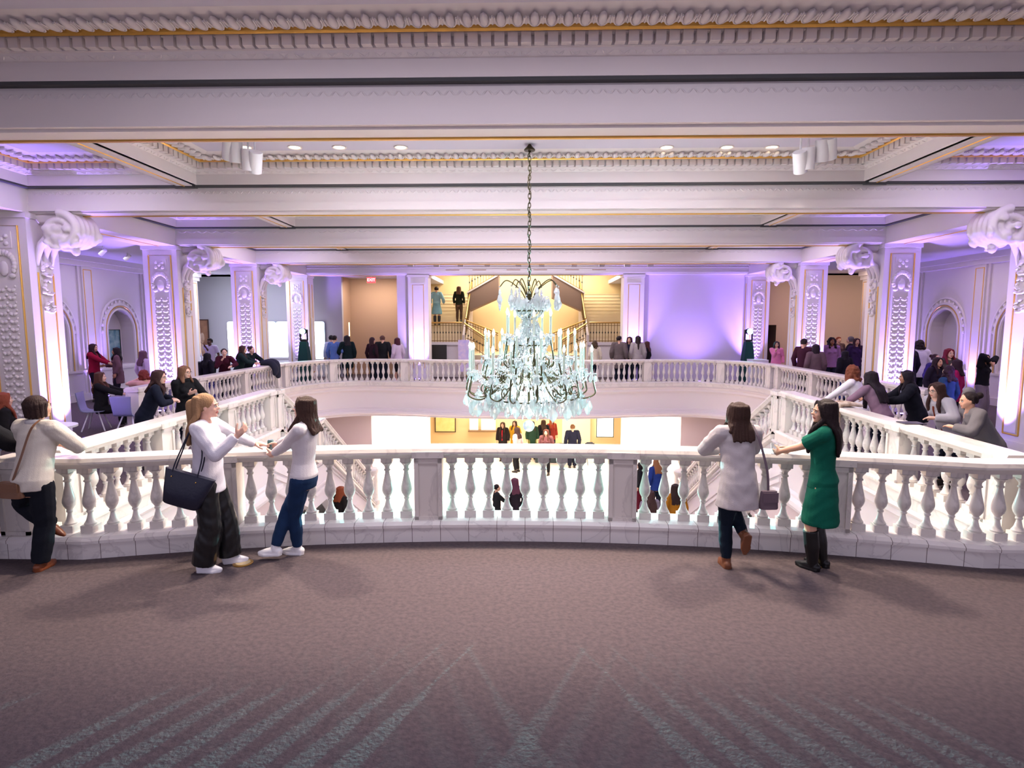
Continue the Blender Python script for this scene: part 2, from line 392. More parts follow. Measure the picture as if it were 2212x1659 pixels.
# ---------------------------------------------------------------- far walls
mb = MB(); mb.box(-18, -8.12, 25.6, 25.8, 0, 4.5); mb.box(-18, -17.8, 23.9, 25.7, 0, 4.5); struct('wall_back_left', mb, GREY)
mb = MB(); mb.box(-8.2, -4.6, 26.9, 27.1, 0, 4.5); mb.box(-8.3, -8.125, 25.81, 27, 0, 4.5); struct('wall_back_tan', mb, TAN)
mb = MB(); mb.box(-5.35, -4.85, 24.2, 27.0, 0, 4.5); struct('wall_back_return', mb, PLASTER_W)
mb = MB(); mb.box(4.8, 9.1, 24.3, 24.5, 0, 4.4); struct('wall_back_purple', mb, mat('lilac_paint', (212, 200, 220), .8))
mb = MB()
vs, fs = fill([(9.1, 0), (18, 0), (18, 4.5), (9.1, 4.5)], [[(9.4, .01), (10.85, .01), (10.85, 2.3), (9.4, 2.3)]], lambda x, z: (x, 25.4, z)); mb.add(vs, fs)
mb.box(17.8, 18, 23.9, 25.4, 0, 4.5); struct('wall_back_right', mb, mat('beige_paint', (200, 172, 148), .85))
mb = MB(); mb.box(9.3, 11, 26.2, 26.3, 0, 2.6); mb.box(9.2, 9.4, 25.41, 26.19, 0, 2.4); mb.box(10.85, 11, 25.41, 26.19, 0, 2.4); mb.box(9.41, 10.84, 25.41, 26.19, 2.3, 2.4); struct('wall_doorway', mb, TAUPE)
# lintel over the stair room
mb = MB()
for z, d in ((4.74, .10), (4.64, .06), (4.46, .04)): mb.box(-9.1, 9.1, 24.05-d, 24.05, z-.03, z)
struct('trim_12', mb, PLASTER)
# ---------------------------------------------------------------- stair room behind
mb = MB(); mb.box(-7, 7, 30.6, 30.8, -1, 5.7); mb.box(-7, -6.9, 27, 30.8, -1, 5.7); mb.box(6.9, 7, 24.5, 30.8, -1, 5.7); mb.box(-5, -4.86, 27, 27.2, 4.4, 5.7)
mb.box(-9, -4.1, 24.5, 24.6, 4.4, 5.7); mb.box(4.1, 9, 24.5, 24.6, 4.4, 5.7)
struct('wall_stair_room', mb, CREAM)
# ================================================================ BALUSTRADES
BAL_P = [(.036, .12), (.056, .122), (.058, .145), (.050, .16), (.036, .20), (.024, .27), (.022, .30), (.031, .315), (.031, .335), (.025, .345), (.036, .37), (.052, .41), (.061, .46), (.060, .50), (.050, .57), (.036, .66), (.026, .74), (.024, .77), (.036, .785), (.036, .80), (.026, .815), (.028, .85), (.048, .89), (.056, .90), (.056, .915), (.04, .93)]
BAL_MESH = {}
def baluster_mesh(h, seg=14):
    k = (round(h, 3), seg)
    if k not in BAL_MESH:
        m = MB(); m.box(-.064, .064, -.064, .064, 0, .12*h); m.box(-.06, .06, -.06, .06, .925*h, h)
        m.lathe([(r, z*h) for r, z in BAL_P], seg=seg)
        BAL_MESH[k] = m.mesh('baluster', MARBLE, 35)
    return BAL_MESH[k]
def path_at(P, L, s):
    s = max(0, min(L[-1], s)); i = 0
    while i < len(L)-2 and L[i+1] < s: i += 1
    t = (s-L[i])/(L[i+1]-L[i]); a, b = Vector(P[i]), Vector(P[i+1]); d = b-a
    return a.lerp(b, t), math.atan2(d.y, d.x), d.z/max(1e-6, math.hypot(d.x, d.y))
def balustrade(label, P, peds, group='marble balustrades', pl=.21, seg=12, spacing=.205, counts=None, plinth_mat=None, pw=.30, zb=0, ends=True, outer_first=None):
    P = [tuple(p)+(0,)*(3-len(p)) for p in P]
    L = [0]
    for a, b in zip(P, P[1:]): L.append(L[-1]+math.hypot(b[0]-a[0], b[1]-a[1]))
    c0 = path_at(P, L, L[-1]/2)[0]
    rt = root('balustrade', (0, 0, 0), label=label, category='balustrade', group=group)
    TOP = 1.01
    m = MB(); m.sweep([p[:2] for p in P], [(-.15, TOP-.035), (-.15, TOP-.055), (-.125, TOP-.075), (-.105, TOP-.11), (.105, TOP-.11), (.125, TOP-.075), (.15, TOP-.055), (.15, TOP-.035), (.13, TOP), (-.13, TOP)], zs=[p[2] for p in P])
    obj('handrail', m, MARBLE, rt, smooth=25)
    m = MB(); m.sweep([p[:2] for p in P], [(-.20, zb), (.20, zb), (.20, pl-.055), (.185, pl-.04), (.175, pl), (-.175, pl), (-.185, pl-.04), (-.20, pl-.055)], zs=[p[2] for p in P])
    m.sweep([p[:2] for p in P], [(-.215, pl-.05), (.215, pl-.05), (.215, pl-.02), (.18, pl+.012), (-.18, pl+.012), (-.215, pl-.02)], zs=[p[2] for p in P])
    obj('plinth', m, plinth_mat or MARBLE, rt)
    bh = TOP-.11-pl-.01
    for s in peds:
        p, a, sl = path_at(P, L, s)
        m = MB(); w2 = pw/2
        m.box(-w2, w2, -.12, .12, pl-.02, TOP-.08)
        for sg in (-1, 1):
            for bx in ((-w2, w2, pl, pl+.05), (-w2, w2, TOP-.16, TOP-.11), (-w2, -w2+.045, pl, TOP-.11), (w2-.045, w2, pl, TOP-.11)):
                m.box(bx[0], bx[1], sg*.12, sg*.137, bx[2], bx[3])
        m.box(-w2-.02, w2+.02, -.16, .16, TOP-.10, TOP-.03)
        obj('pedestal', m, MARBLE, rt, loc=p, rot=(0, 0, a))
    bm_ = baluster_mesh(bh, seg); cuts = sorted(peds)
    for gi, (a, b) in enumerate(zip(cuts, cuts[1:])):
        g = (b-a)-pw; n = counts[gi] if counts else int(round(g/spacing))
        for k in range(n):
            p, an, sl = path_at(P, L, a+pw/2+(k+.5)*g/n)
            link('baluster', bm_, rt, (p.x, p.y, p.z+pl+.005), (0, 0, an))
    return rt, P, L
PLINTH = marble('plinth_marble', (228, 222, 220), (206, 199, 199), 2.2, .35, joints=0)
def add_joints(m, step):
    nt = m.node_tree; b = nt.nodes['Principled BSDF']
    src = b.inputs['Base Color'].links[0].from_socket
    tc = nt.nodes.new('ShaderNodeTexCoord'); sp = nt.nodes.new('ShaderNodeSeparateXYZ'); nt.links.new(tc.outputs['Object'], sp.inputs[0])
    md = nt.nodes.new('ShaderNodeMath'); md.operation = 'PINGPONG'; md.inputs[1].default_value = step/2; nt.links.new(sp.outputs['X'], md.inputs[0])
    gt = nt.nodes.new('ShaderNodeMath'); gt.operation = 'GREATER_THAN'; gt.inputs[1].default_value = .003; nt.links.new(md.outputs[0], gt.inputs[0])
    mx = nt.nodes.new('ShaderNodeMix'); mx.data_type = 'RGBA'; mx.inputs[6].default_value = (.16, .13, .12, 1)
    nt.links.new(gt.outputs[0], mx.inputs[0]); nt.links.new(src, mx.inputs[7]); nt.links.new(mx.outputs[2], b.inputs['Base Color'])
add_joints(PLINTH, .305)
NP = [(-5.35, yN)]+near_pts+[(5.35, yN)]
def s_of_x(P, x):
    L = 0
    for a, b in zip(P, P[1:]):
        d = math.hypot(b[0]-a[0], b[1]-a[1])
        if a[0] <= x <= b[0]: return L+d*(x-a[0])/(b[0]-a[0])
        L += d
    return L
balustrade('white marble balustrade nearest the carpet, bowed outward, standing on a jointed marble plinth', NP,
           [s_of_x(NP, x) for x in (-5.15, -3.2, -1.06, 1.06, 3.2, 5.15)], counts=[8, 9, 9, 9, 8], seg=20, plinth_mat=PLINTH)
for s, nm in ((-1, 'left'), (1, 'right')):
    A = (s*5.08, yN+.25); B = (s*XI, YA-.1); L = math.dist(A, B)
    balustrade('straight marble balustrade along the near %s side of the opening, guests leaning on it' % nm, [A, B], [.35*L, .68*L, L-.15] if 0 else [.0+.15, .34*L, .67*L, L-.15], pl=.20)
    A = (s*8.32, YA+.2); B = (s*8.4, 19.3); L = math.dist(A, B)
    balustrade('marble balustrade along the far %s side above the stair' % nm, [A, B], [.15, .34*L, .67*L, L-.1], pl=.20, seg=8)
far_p = [(x, y+.0) for x, y in far_pts]
LF = [0]
for a, b in zip(far_p, far_p[1:]): LF.append(LF[-1]+math.dist(a, b))
balustrade('curved marble balustrade on the far side of the hall, behind the chandelier', far_p,
           [s_of_x(far_p, x) for x in (-8.33, -7.3, -4.6, -1.6, 1.6, 4.6, 7.3, 8.33)], pl=.16, seg=8)
# ---------------------------------------------------------------- stairs
YL0, YL1, YB = 13.8, 14.5, 18.9
ZL = -1.05
for s, nm in ((-1, 'left'), (1, 'right')):
    rt = root('staircase', (0, 0, 0), label='white marble staircase going down to the lower hall on the %s side' % nm, category='staircase')
    st = MB(); x0, x1 = s*5.38, s*8.42
    def flight(ya, za, yb, zb, n):
        for i in range(n):
            y = ya+(yb-ya)*i/n; z = za-(za-zb)*(i+1)/n
            st.box(x0, x1, y, y+(yb-ya)/n, z-.5, z); st.box(x0, x1, y-.0, y+.03, z-.0, z+(za-zb)/n)
    flight(YA+.0, 0, YL0, ZL, 6); st.box(x0, x1, YL0, YL1, ZL-.4, ZL); flight(YL1, ZL, YB, LOW, 16)
    obj('steps', st, MARBLE, rt)
    sg = MB()
    prof = [(YA-.2, -.02), (YA, .05), (YL0, ZL+.05), (YL1, ZL+.05), (YB+.3, LOW+.12), (YB+.3, LOW), (YL1+1.9, LOW), (YL1+.1, ZL-1.15), (YL0-.1, ZL-1.15), (YA-.2, -1.1)]
    sg.prism([(s*5.18, y, z) for y, z in prof], (s*.22, 0, 0))
    up_ = [(YA-.2, .0), (YL0, ZL), (YL1, ZL), (YB+.2, LOW+.08)]
    for dz, th, d in ((-.05, .07, .05), (-.17, .04, .03), (-.62, .05, .035), (-.74, .09, .05)):
        for (a, b) in zip(up_, up_[1:]):
            sg.prism([(s*(5.18-d), a[0], a[1]+dz), (s*(5.18-d), b[0], b[1]+dz), (s*(5.18-d), b[0], b[1]+dz-th), (s*(5.18-d), a[0], a[1]+dz-th)], (s*.1, 0, 0))
    obj('stringer', sg, PLASTER, rt)
    P = [(s*XI, YA+.12, .0), (s*XI, YL0, ZL), (s*XI, YL1, ZL), (s*XI, YB, LOW+.02)]
    l1, l2, l3 = YL0-YA-.12, YL1-YA-.12, YB-YA-.12
    balustrade('sloping marble balustrade of the %s staircase' % nm, P, [0.02, (l1+l2)/2, (l2+l3)/2, l3-.1], pl=.14, seg=10, spacing=.21)
    nw = MB(); nw.lathe([(.26, 0), (.26, .14), (.22, .18), (.20, .25), (.20, 1.05), (.24, 1.12), (.25, 1.2), (.2, 1.24)], seg=24)
    obj('newel_post', nw, MARBLE, None, smooth=35, loc=(s*XI, YB+.35, LOW), label='round marble newel post at the foot of the %s stair' % nm, category='newel post', group='stair newel posts')

# ================================================================ PILLARS
def chevrons(m, w2, z0, z1, y, step=.145, seg=8):
    """carved interlaced leaf relief on a vertical face looking to -y"""
    z = z0; i = 0
    while z < z1-step:
        for sg in (-1, 1):
            for (dx, dz, rx, rz, an) in ((.30, .0, .24, .11, 32), (.66, -.02, .22, .10, -38)):
                M = Matrix.Rotation(R(an*sg), 3, 'Y')
                m.ball((sg*dx*w2, y, z+dz*step), rx*w2*1.15, .028, rz*.30, seg, 5, M)
            m.ball((sg*.86*w2, y, z+.5*step), .10*w2, .02, .022, 6, 4)
        m.ball((0, y, z+.42*step), .13*w2, .03, .03, 6, 4)
        z += step; i += 1
def scroll_mesh():
    """big carved scroll bracket; local: x outward from the pillar face, z up, y width"""
    m = MB(); rnd = random.Random(4)
    c = Vector((.52, 0, -.30))
    for y in (-.24, -.12, 0, .12, .24):
        pts = []; rad = []
        for i in range(46):
            t = i/45; a = PI*.5-t*PI*3.6; r = .31*(1-t*.80)
            pts.append((c.x+r*math.cos(a)*1.15, y*(1-.15*t), c.z+r*math.sin(a))); rad.append(.085-.035*t)
        m.tube(pts, rad, 8)
    m.tube([(0, 0, -.04), (.25, 0, -.03), (.52, 0, -.02)], [.16, .14, .10], 8)
    for y in (-.16, 0, .16):
        m.tube([(.0, y, -.95), (.03, y, -.75), (.10, y, -.55), (.22, y, -.44), (.34, y, -.48)], [.03, .05, .07, .08, .06], 8)
    for i in range(26):                                   # acanthus lobes
        a = rnd.uniform(-2.9, .9); rr = rnd.uniform(.26, .36)
        p = Vector((c.x+rr*math.cos(a)*1.1, rnd.uniform(-.3, .3), c.z+rr*math.sin(a)))
        M = Matrix.Rotation(-a, 3, 'Y')
        m.ball(p, .045, .07, .095, 8, 6, M)
    for i in range(12): m.ball((rnd.uniform(.30, .70), rnd.choice((-.30, .30))*rnd.uniform(.9, 1.05), c.z+rnd.uniform(-.25, .2)), .09, .04, .07, 8, 6)
    m.ball((.62, 0, -.66), .07, .09, .09, 8, 6)
    m.ball((c.x, 0, c.z), .11, .31, .11, 12, 8)
    return m
def garland_mesh():
    m = MB(); rnd = random.Random(9)
    for z in (-.98, -1.32, -1.66):
        w_ = .11 if z > -1.5 else .09
        m.box(-.002, .03, -w_, w_, z-.10, z+.13)
        for k in range(9):
            M = Matrix.Rotation(rnd.uniform(-1, 1), 3, 'X')
            m.ball((.045, rnd.uniform(-w_, w_), z+rnd.uniform(-.13, .14)), .035, .05, .03, 8, 5, M)
        m.tube([(.03, -w_*1.1, z-.10), (.06, -w_*.4, z-.135), (.06, w_*.4, z-.135), (.03, w_*1.1, z-.10)], .022, 6)
    return m
SCROLL, GARL = scroll_mesh(), garland_mesh()
SCROLL_ME = garl_me = None
def remesh(mb, voxel, smooth_it=2, name='m'):
    me = bpy.data.meshes.new(name); me.from_pydata(mb.V, [], mb.F); me.update()
    import bmesh
    b = bmesh.new(); b.from_mesh(me); bmesh.ops.recalc_face_normals(b, faces=b.faces); b.to_mesh(me); b.free()
    o = bpy.data.objects.new(name, me); COL.objects.link(o)
    r = o.modifiers.new('r', 'REMESH'); r.mode = 'VOXEL'; r.voxel_size = voxel
    if smooth_it: sm = o.modifiers.new('s', 'SMOOTH'); sm.factor = .5; sm.iterations = smooth_it
    dg = bpy.context.evaluated_depsgraph_get(); dg.update()
    out = bpy.data.meshes.new_from_object(o.evaluated_get(dg)); bpy.data.objects.remove(o); bpy.data.meshes.remove(me)
    out.polygons.foreach_set('use_smooth', [True]*len(out.polygons)); out.name = name
    return out
SCROLL_ME = remesh(SCROLL, .022, 1, 'scroll'); SCROLL_ME.materials.append(PLASTER)
GARL_ME = GARL.mesh('garland', PLASTER, 60)
RELIEF = {}
def pillar(s, D, label, front=True, x0=9.05, x1=9.95, plain=False, scroll=True, inner=True):
    rt = root('pillar', (0, 0, 0), label=label, category='pillar')
    xa, xb = s*x0, s*x1; y0, y1 = D, D+.7; xm = (xa+xb)/2
    m = MB(); m.box(xa, xb, y0, y1, 0, ZB)
    m.box(xa-s*.03, xb+s*.03, y0-.03, y1+.03, ZB-.10, ZB); m.box(xa-s*.02, xb+s*.02, y0-.02, y1+.02, 0, .18)
    obj('shaft', m, PLASTER, rt)
    w2 = (x1-x0)*.27
    if plain:
        m = MB(); m.tube([(xm-w2, y0-.005, .5), (xm-w2, y0-.005, 3.95), (xm+w2, y0-.005, 3.95), (xm+w2, y0-.005, .5)], .012, 6, closed=True); obj('gilt_frame', m, GOLD, rt)
        m = MB(); m.box(xm-w2-.06, xm+w2+.06, y0-.04, y0, 3.97, 4.03); m.box(xm-w2+.02, xm+w2-.02, y0-.012, y0, .5, 3.93); obj('raised_panel', m, PLASTER, rt)
    else:
        m = MB(); m.tube([(xm-w2-.05, y0-.008, .25), (xm-w2-.05, y0-.008, 4.12), (xm+w2+.05, y0-.008, 4.12), (xm+w2+.05, y0-.008, .25)], .016, 6, closed=True); obj('gilt_frame', m, GOLD, rt)
        m = MB(); m.box(xm-w2, xm+w2, y0-.012, y0, .3, 4.08)
        n0 = len(m.V)
        chevrons(m, w2*.8, .35, 3.15, y0-.015)
        for k in range(9):
            a = PI*k/8; m.ball((xm-xm+0, 0, 0), .001)
        m.box(-w2*.72, w2*.72, y0-.03, y0, 3.72, 4.02)
        for (dx, dz) in ((0, 3.87), (-.35, 3.93), (.35, 3.93), (-.35, 3.8), (.35, 3.8)): m.ball((dx*w2, y0-.035, dz), .2*w2, .03, .045, 8, 5)
        for k in range(16):
            a = -PI*.15+PI*1.3*k/15
            m.ball((w2*.85*math.cos(a), y0-.03, 3.42+.22*math.sin(a)), .05, .035, .06, 8, 5)
        m.ball((0, y0-.03, 3.35), .09, .03, .14, 8, 6); m.ball((-.6*w2, y0-.03, 3.22), .07, .03, .05, 8, 5); m.ball((.6*w2, y0-.03, 3.22), .07, .03, .05, 8, 5)
        m.V = m.V[:n0-0]+[(v[0]+xm, v[1], v[2]) for v in m.V[n0:]]
        obj('carved_relief', m, PLASTER, rt, smooth=60)
    if inner:
        ym = (y0+y1)/2; m = MB()
        for k in (-.17, .17): m.tube([(xa-s*.006, ym+k, .3), (xa-s*.006, ym+k, 3.3 if scroll else 4.0)], .016, 6)
        m.tube([(xa-s*.006, ym-.17, .3), (xa-s*.006, ym+.17, .3)], .016, 6)
        obj('gilt_strip', m, GOLD, rt)
        m = MB(); m.box(xa-s*.025, xa, ym-.13, ym+.13, .34, 2.6); obj('side_panel', m, PLASTER, rt)
    if scroll:
        link('scroll_bracket', SCROLL_ME, rt, (xa, (y0+y1)/2, ZB), (0, 0, 0 if s < 0 else PI))
        link('garland', GARL_ME, rt, (xa, (y0+y1)/2, ZB), (0, 0, 0 if s < 0 else PI))
    return rt
for s, nm in ((-1, 'left'), (1, 'right')):
    pillar(s, 10.5, 'tall white pillar nearest the camera at the %s edge of the picture, with a big scroll bracket' % nm)
    pillar(s, 15.05, 'second white pillar on the %s, carved leaf panel and scroll bracket, lit purple' % nm)
    pillar(s, 19.55, 'third white pillar on the %s, carved panel and small looking scroll bracket' % nm)
    pillar(s, 24.05, 'far slim pillar at the %s end behind a teal stage light' % nm, scroll=False)
    pillar(s, 24.05, 'plain pillar framing the %s side of the yellow stair room' % nm, x0=4.02, x1=4.86, plain=True, scroll=False, inner=False)
# ---------------------------------------------------------------- uplights
fix = MB(); fix.box(-.11, .11, -.07, .07, 0, .09); fix.box(-.13, -.11, -.03, .03, 0, .13); fix.box(.11, .13, -.03, .03, 0, .13)
fixm = fix.mesh('uplight_case', BLACK)
lens = MB(); lens.box(-.095, .095, -.055, .055, .09, .10); lensm = lens.mesh('uplight_lens', mat('violet_led', (190, 170, 255), .3, emit=12, ecol=(120, 90, 255)))
def uplight(x, y, tilt, pw, label, z=0, col=PURP, ang=62):
    rt = link('uplight', fixm, None, (x, y, z), (0, 0, math.atan2(-tilt[0], tilt[1])), label=label, category='uplight', group='violet LED uplights on the floor')
    link('lens', lensm, rt)
    l = light('SPOT', 'uplight_beam', (x, y, z+.13), pw*3.6, col, (x+tilt[0]*.28, y+tilt[1]*.28, z+2.0), .05, ang, .9)
    l2 = light('SPOT', 'uplight_core', (x, y, z+.13), pw*1.2, (.52, .42, 1), (x+tilt[0]*.30, y+tilt[1]*.30, z+1.4), .05, 26, 1)
for s, nm in ((-1, 'left'), (1, 'right')):
    uplight(s*8.72, 10.95, (s, 0), 330, 'small violet uplight at the foot of the nearest %s pillar' % nm)
    uplight(s*9.5, 14.72, (0, 1), 330, 'small violet uplight in front of the second %s pillar' % nm)
    uplight(s*9.5, 19.22, (0, 1), 330, 'small violet uplight in front of the third %s pillar' % nm)
    uplight(s*9.15, 23.6, (0, 1), 260, 'small violet uplight at the far %s corner pillar' % nm)
    uplight(s*4.44, 23.6, (0, 1), 300, 'small violet uplight before the pillar %s of the stair room' % nm)
    if s > 0: uplight(6.9, 22.95, (0, 1), 80, 'small violet uplight added to brighten the lilac wall', ang=120)  # added uplight, evens out the violet on the lilac wall
    for y, w_ in ((14.85, 'nearest'), (17.75, 'middle'), (20.65, 'farthest')): uplight(s*(XW-.4), y, (s, 0), 90, '%s small violet uplight along the %s aisle wall' % (w_, nm))
# ================================================================ CHANDELIER
CX, CY = 0.06, 9.75
def cz(py): return atD(1135, py, CY).z
CRY = mat('crystal', (244, 250, 252), .04, trans=.66, spec=1, ior=1.55)
CANDLE = mat('candle_sleeve', (165, 168, 158), .5)
BULB = mat('bulb_glow', (225, 255, 250), .3, emit=7, ecol=(215, 255, 250))
ch = root('chandelier', (CX, CY, cz(850)), label='large crystal chandelier with tiers of lit candle lamps hanging over the opening', category='chandelier')
O = Vector((CX, CY, cz(850)))
def cput(name, m, mt, smooth=False, parent=None): m.V = [tuple(Vector(v)-O) for v in m.V]; return obj(name, m, mt, parent or ch, smooth)
m = MB(); m.lathe([(.02, 0), (.045, .03), (.02, .06), (.02, .3), (.05, .34), (.06, .40), (.03, .46), (.025, .9), (.07, .95), (.09, 1.0), (.04, 1.06), (.022, 1.5), (.05, 1.6), (.03, 1.75), (.015, 1.95)], (CX, CY, cz(885)), 12); cput('stem', m, BRONZE, 40)
# chain
m = MB(); z = cz(650); i = 0; zt = 5.24
while z < zt:
    pts = []
    for k in range(10):
        a = 2*PI*k/10; u, v = .022*math.cos(a), .05*math.sin(a)
        pts.append((CX+(u if i % 2 else 0), CY+(0 if i % 2 else u), z+v))
    m.tube(pts, .0075, 5, closed=True); z += .074; i += 1
m.tube([(CX+.03*math.sin(k*1.3), CY+.02, cz(650)+(zt-cz(650))*k/30) for k in range(31)], .008, 5)
cput('chain', m, BRONZE, 40)
m = MB(); m.lathe([(.09, 0), (.09, .02), (.03, .08), (.02, .1)], (CX, CY, 5.15), 16); cput('canopy', m, BRONZE, 40)
rnd = random.Random(2)
tiers = [(1.06, 16, cz(801), cz(752), .0, cz(832)), (.78, 12, cz(772), cz(722), .2, cz(800)), (.42, 8, cz(725), cz(680), .1, cz(770))]
# a few crystal shapes
def cr_tear(w_, h):
    m = MB(); m.rings([[Vector((w_*k*math.cos(2*PI*j/6), .45*w_*k*math.sin(2*PI*j/6), -h*t)) for j in range(6)] for k, t in ((.06, 0), (.45, .15), (.9, .5), (1, .65), (.7, .85), (.05, 1))]); m.ball((0, 0, .03), .018, seg=6, rg=4); return m
def cr_leaf(w_, h):
    m = MB(); m.rings([[Vector((w_*k*math.cos(2*PI*j/4), .3*w_*k*math.sin(2*PI*j/4), -h*t)) for j in range(4)] for k, t in ((.05, 0), (.8, .3), (1, .5), (.6, .8), (.03, 1))]); m.ball((0, 0, .025), .014, seg=6, rg=4); return m
crm = [cr_tear(.065, .20).mesh('crystal_pendant', CRY), cr_leaf(.075, .22).mesh('crystal_pendant', CRY), cr_tear(.045, .14).mesh('crystal_pendant', CRY), cr_leaf(.05, .15).mesh('crystal_pendant', CRY)]
many = MB(); ncr = 0
def crystal(p, kind=None, sc=1):
    global ncr
    kind = rnd.randrange(4) if kind is None else kind
    ang = rnd.uniform(0, PI)
    if ncr < 100:
        o = link('crystal_pendant', crm[kind], ch, Vector(p)-O, (0, 0, ang)); o.scale = (sc,)*3; ncr += 1
    else:
        me = crm[kind]; M = Matrix.Translation(p) @ Matrix.Rotation(ang, 4, 'Z') @ Matrix.Scale(sc, 4)
        many.add([M @ v.co for v in me.vertices], [tuple(f.vertices) for f in me.polygons])
cm = MB(); cm.lathe([(.013, 0), (.013, cz(748)-cz(801))], seg=8); candle_me = {}
for ti, (r, n, zb, zt_, ph, za) in enumerate(tiers):
    hc = zt_-zb
    c1 = MB(); c1.lathe([(.017, 0), (.017, hc-.03)], seg=10); cme = c1.mesh('candle', CANDLE, 40)
    c2 = MB(); c2.lathe([(.008, hc-.03), (.02, hc-.005), (.023, hc+.02), (.014, hc+.055), (.003, hc+.085)], seg=8); bme = c2.mesh('bulb', BULB, 60)
    c3 = MB(); c3.lathe([(.02, -.07), (.026, -.03), (.03, -.02), (.075, -.012), (.08, 0), (.03, .008), (.022, .02)], seg=12); pme = c3.mesh('drip_pan', CRY, 30)
    for k in range(n):
        a = 2*PI*(k+ph)/n+.13; u = Vector((math.cos(a), math.sin(a), 0)); jit = rnd.uniform(-.02, .03)
        rr = r*(1 if k % 2 else .88); base = Vector((CX, CY, 0))+u*rr; base.z = zb+jit
        c = link('candle', cme, ch, base-O); link('bulb', bme, c)
        link('drip_pan', pme, ch, base-O)
        # curled bronze arm
        am = MB(); P0 = Vector((CX, CY, za-.02)); side = Vector((-u.y, u.x, 0))
        pts = [P0+u*.05+Vector((0, 0, .10)), P0+u*rr*.35+Vector((0, 0, .16)), P0+u*rr*.62+Vector((0, 0, -.06)), P0+u*rr*.85+Vector((0, 0, -.17)), P0+u*(rr+.05)+Vector((0, 0, -.10)), P0+u*(rr+.05)+Vector((0, 0, .03)), Vector((base.x, base.y, base.z-.06))]
        am.tube(catmull([tuple(p) for p in pts], 5, 3), .0135, 6)
        cu = []
        for q in range(16):
            t = q/15; b_ = -PI*.5+t*PI*2.6; r2 = .10*(1-.75*t)
            cu.append(tuple(P0+u*(rr*.72)+side*(.03)+u*(r2*math.cos(b_))+Vector((0, 0, -.05+r2*math.sin(b_)))))
        am.tube(cu, .0105, 5)
        cput('arm', am, BRONZE, 60)
        for q in range(5 if ti == 0 else 3):
            b_ = rnd.uniform(0, 2*PI); crystal(base+Vector((.07*math.cos(b_), .07*math.sin(b_), -.03)), rnd.choice((2, 3)), .8)
        if ti == 0:
            for q in range(4): crystal(P0+u*(rr*rnd.uniform(.86, 1.08))+side*rnd.uniform(-.18, .18)+Vector((0, 0, -.14-rnd.uniform(0, .10))), rnd.choice((0, 1)), rnd.uniform(.8, 1.25))
# lower basket of crystals
for k in range(170):
    a = rnd.uniform(0, 2*PI); r = math.sqrt(rnd.uniform(.02, 1))*.92
    crystal((CX+r*math.cos(a), CY+r*math.sin(a), cz(845+28*(1-r))+rnd.uniform(-.04, .06)), None, rnd.uniform(.8, 1.3))
for k in range(260):                                      # inner curtain of drops round the stem
    a = rnd.uniform(0, 2*PI); t = rnd.random(); r = (.12+.46*(1-t)**1.1)*rnd.uniform(.5, 1)
    crystal((CX+r*math.cos(a), CY+r*math.sin(a), cz(860-175*t)), rnd.choice((0, 2, 3)), rnd.uniform(.6, 1.0))
for k in range(240):                                       # crown bowl
    a = rnd.uniform(0, 2*PI); r = math.sqrt(rnd.random())*.34
    crystal((CX+r*math.cos(a), CY+r*math.sin(a), cz(650+18*(1-r/.34))+rnd.uniform(-.04, .08)), None, rnd.uniform(.5, .8))
for k in range(9):
    a = 2*PI*k/9+.2; u = Vector((math.cos(a), math.sin(a), 0)); rr = .50 if k % 2 == 0 else .34
    am = MB(); P0 = Vector((CX, CY, cz(655)))
    am.tube(catmull([tuple(P0+u*.03), tuple(P0+u*rr*.3+Vector((0, 0, .22))), tuple(P0+u*rr*.75+Vector((0, 0, .38))), tuple(P0+u*rr+Vector((0, 0, .27)))], 6, 3), .010, 6); cput('crown_arm', am, BRONZE, 60)
    for q in range(4): crystal(P0+u*rr+Vector((0, 0, .25-.085*q)), (2, 0, 1, 2)[q], .9)
for rr, zz in ((.55, cz(862)), (.30, cz(745)), (.25, cz(672)), (.22, cz(800))): m = MB(); m.tube([(CX+rr*math.cos(2*PI*k/24), CY+rr*math.sin(2*PI*k/24), zz) for k in range(24)], .014, 6, closed=True); cput('bronze_hoop', m, BRONZE, 60)

m = MB(); m.ball((CX, CY, cz(920)), .10, seg=16, rg=12); m.lathe([(.02, 0), (.03, .03), (.015, .1)], (CX, CY, cz(905)), 8); m.lathe([(.02, 0), (.13, .10), (.10, .14), (.03, .16)], (CX, CY, cz(897)), 12); cput('crystal_ball', m, CRY, 40)
bead = [(0, 0, 1), (1, 0, 0), (0, 1, 0), (-1, 0, 0), (0, -1, 0), (0, 0, -1)]; bf = [(0, 1, 2), (0, 2, 3), (0, 3, 4), (0, 4, 1), (5, 2, 1), (5, 3, 2), (5, 4, 3), (5, 1, 4)]
def beads(p, q, n, sag=.08, r=.016):
    p, q = Vector(p), Vector(q)
    for i in range(n):
        t = (i+.5)/n; c = p.lerp(q, t)-Vector((0, 0, sag*4*t*(1-t))); a = rnd.uniform(0, PI); ca, sa = math.cos(a)*r, math.sin(a)*r
        many.add([c+Vector((x*ca-y*sa, x*sa+y*ca, z*r*1.25)) for x, y, z in bead], bf)
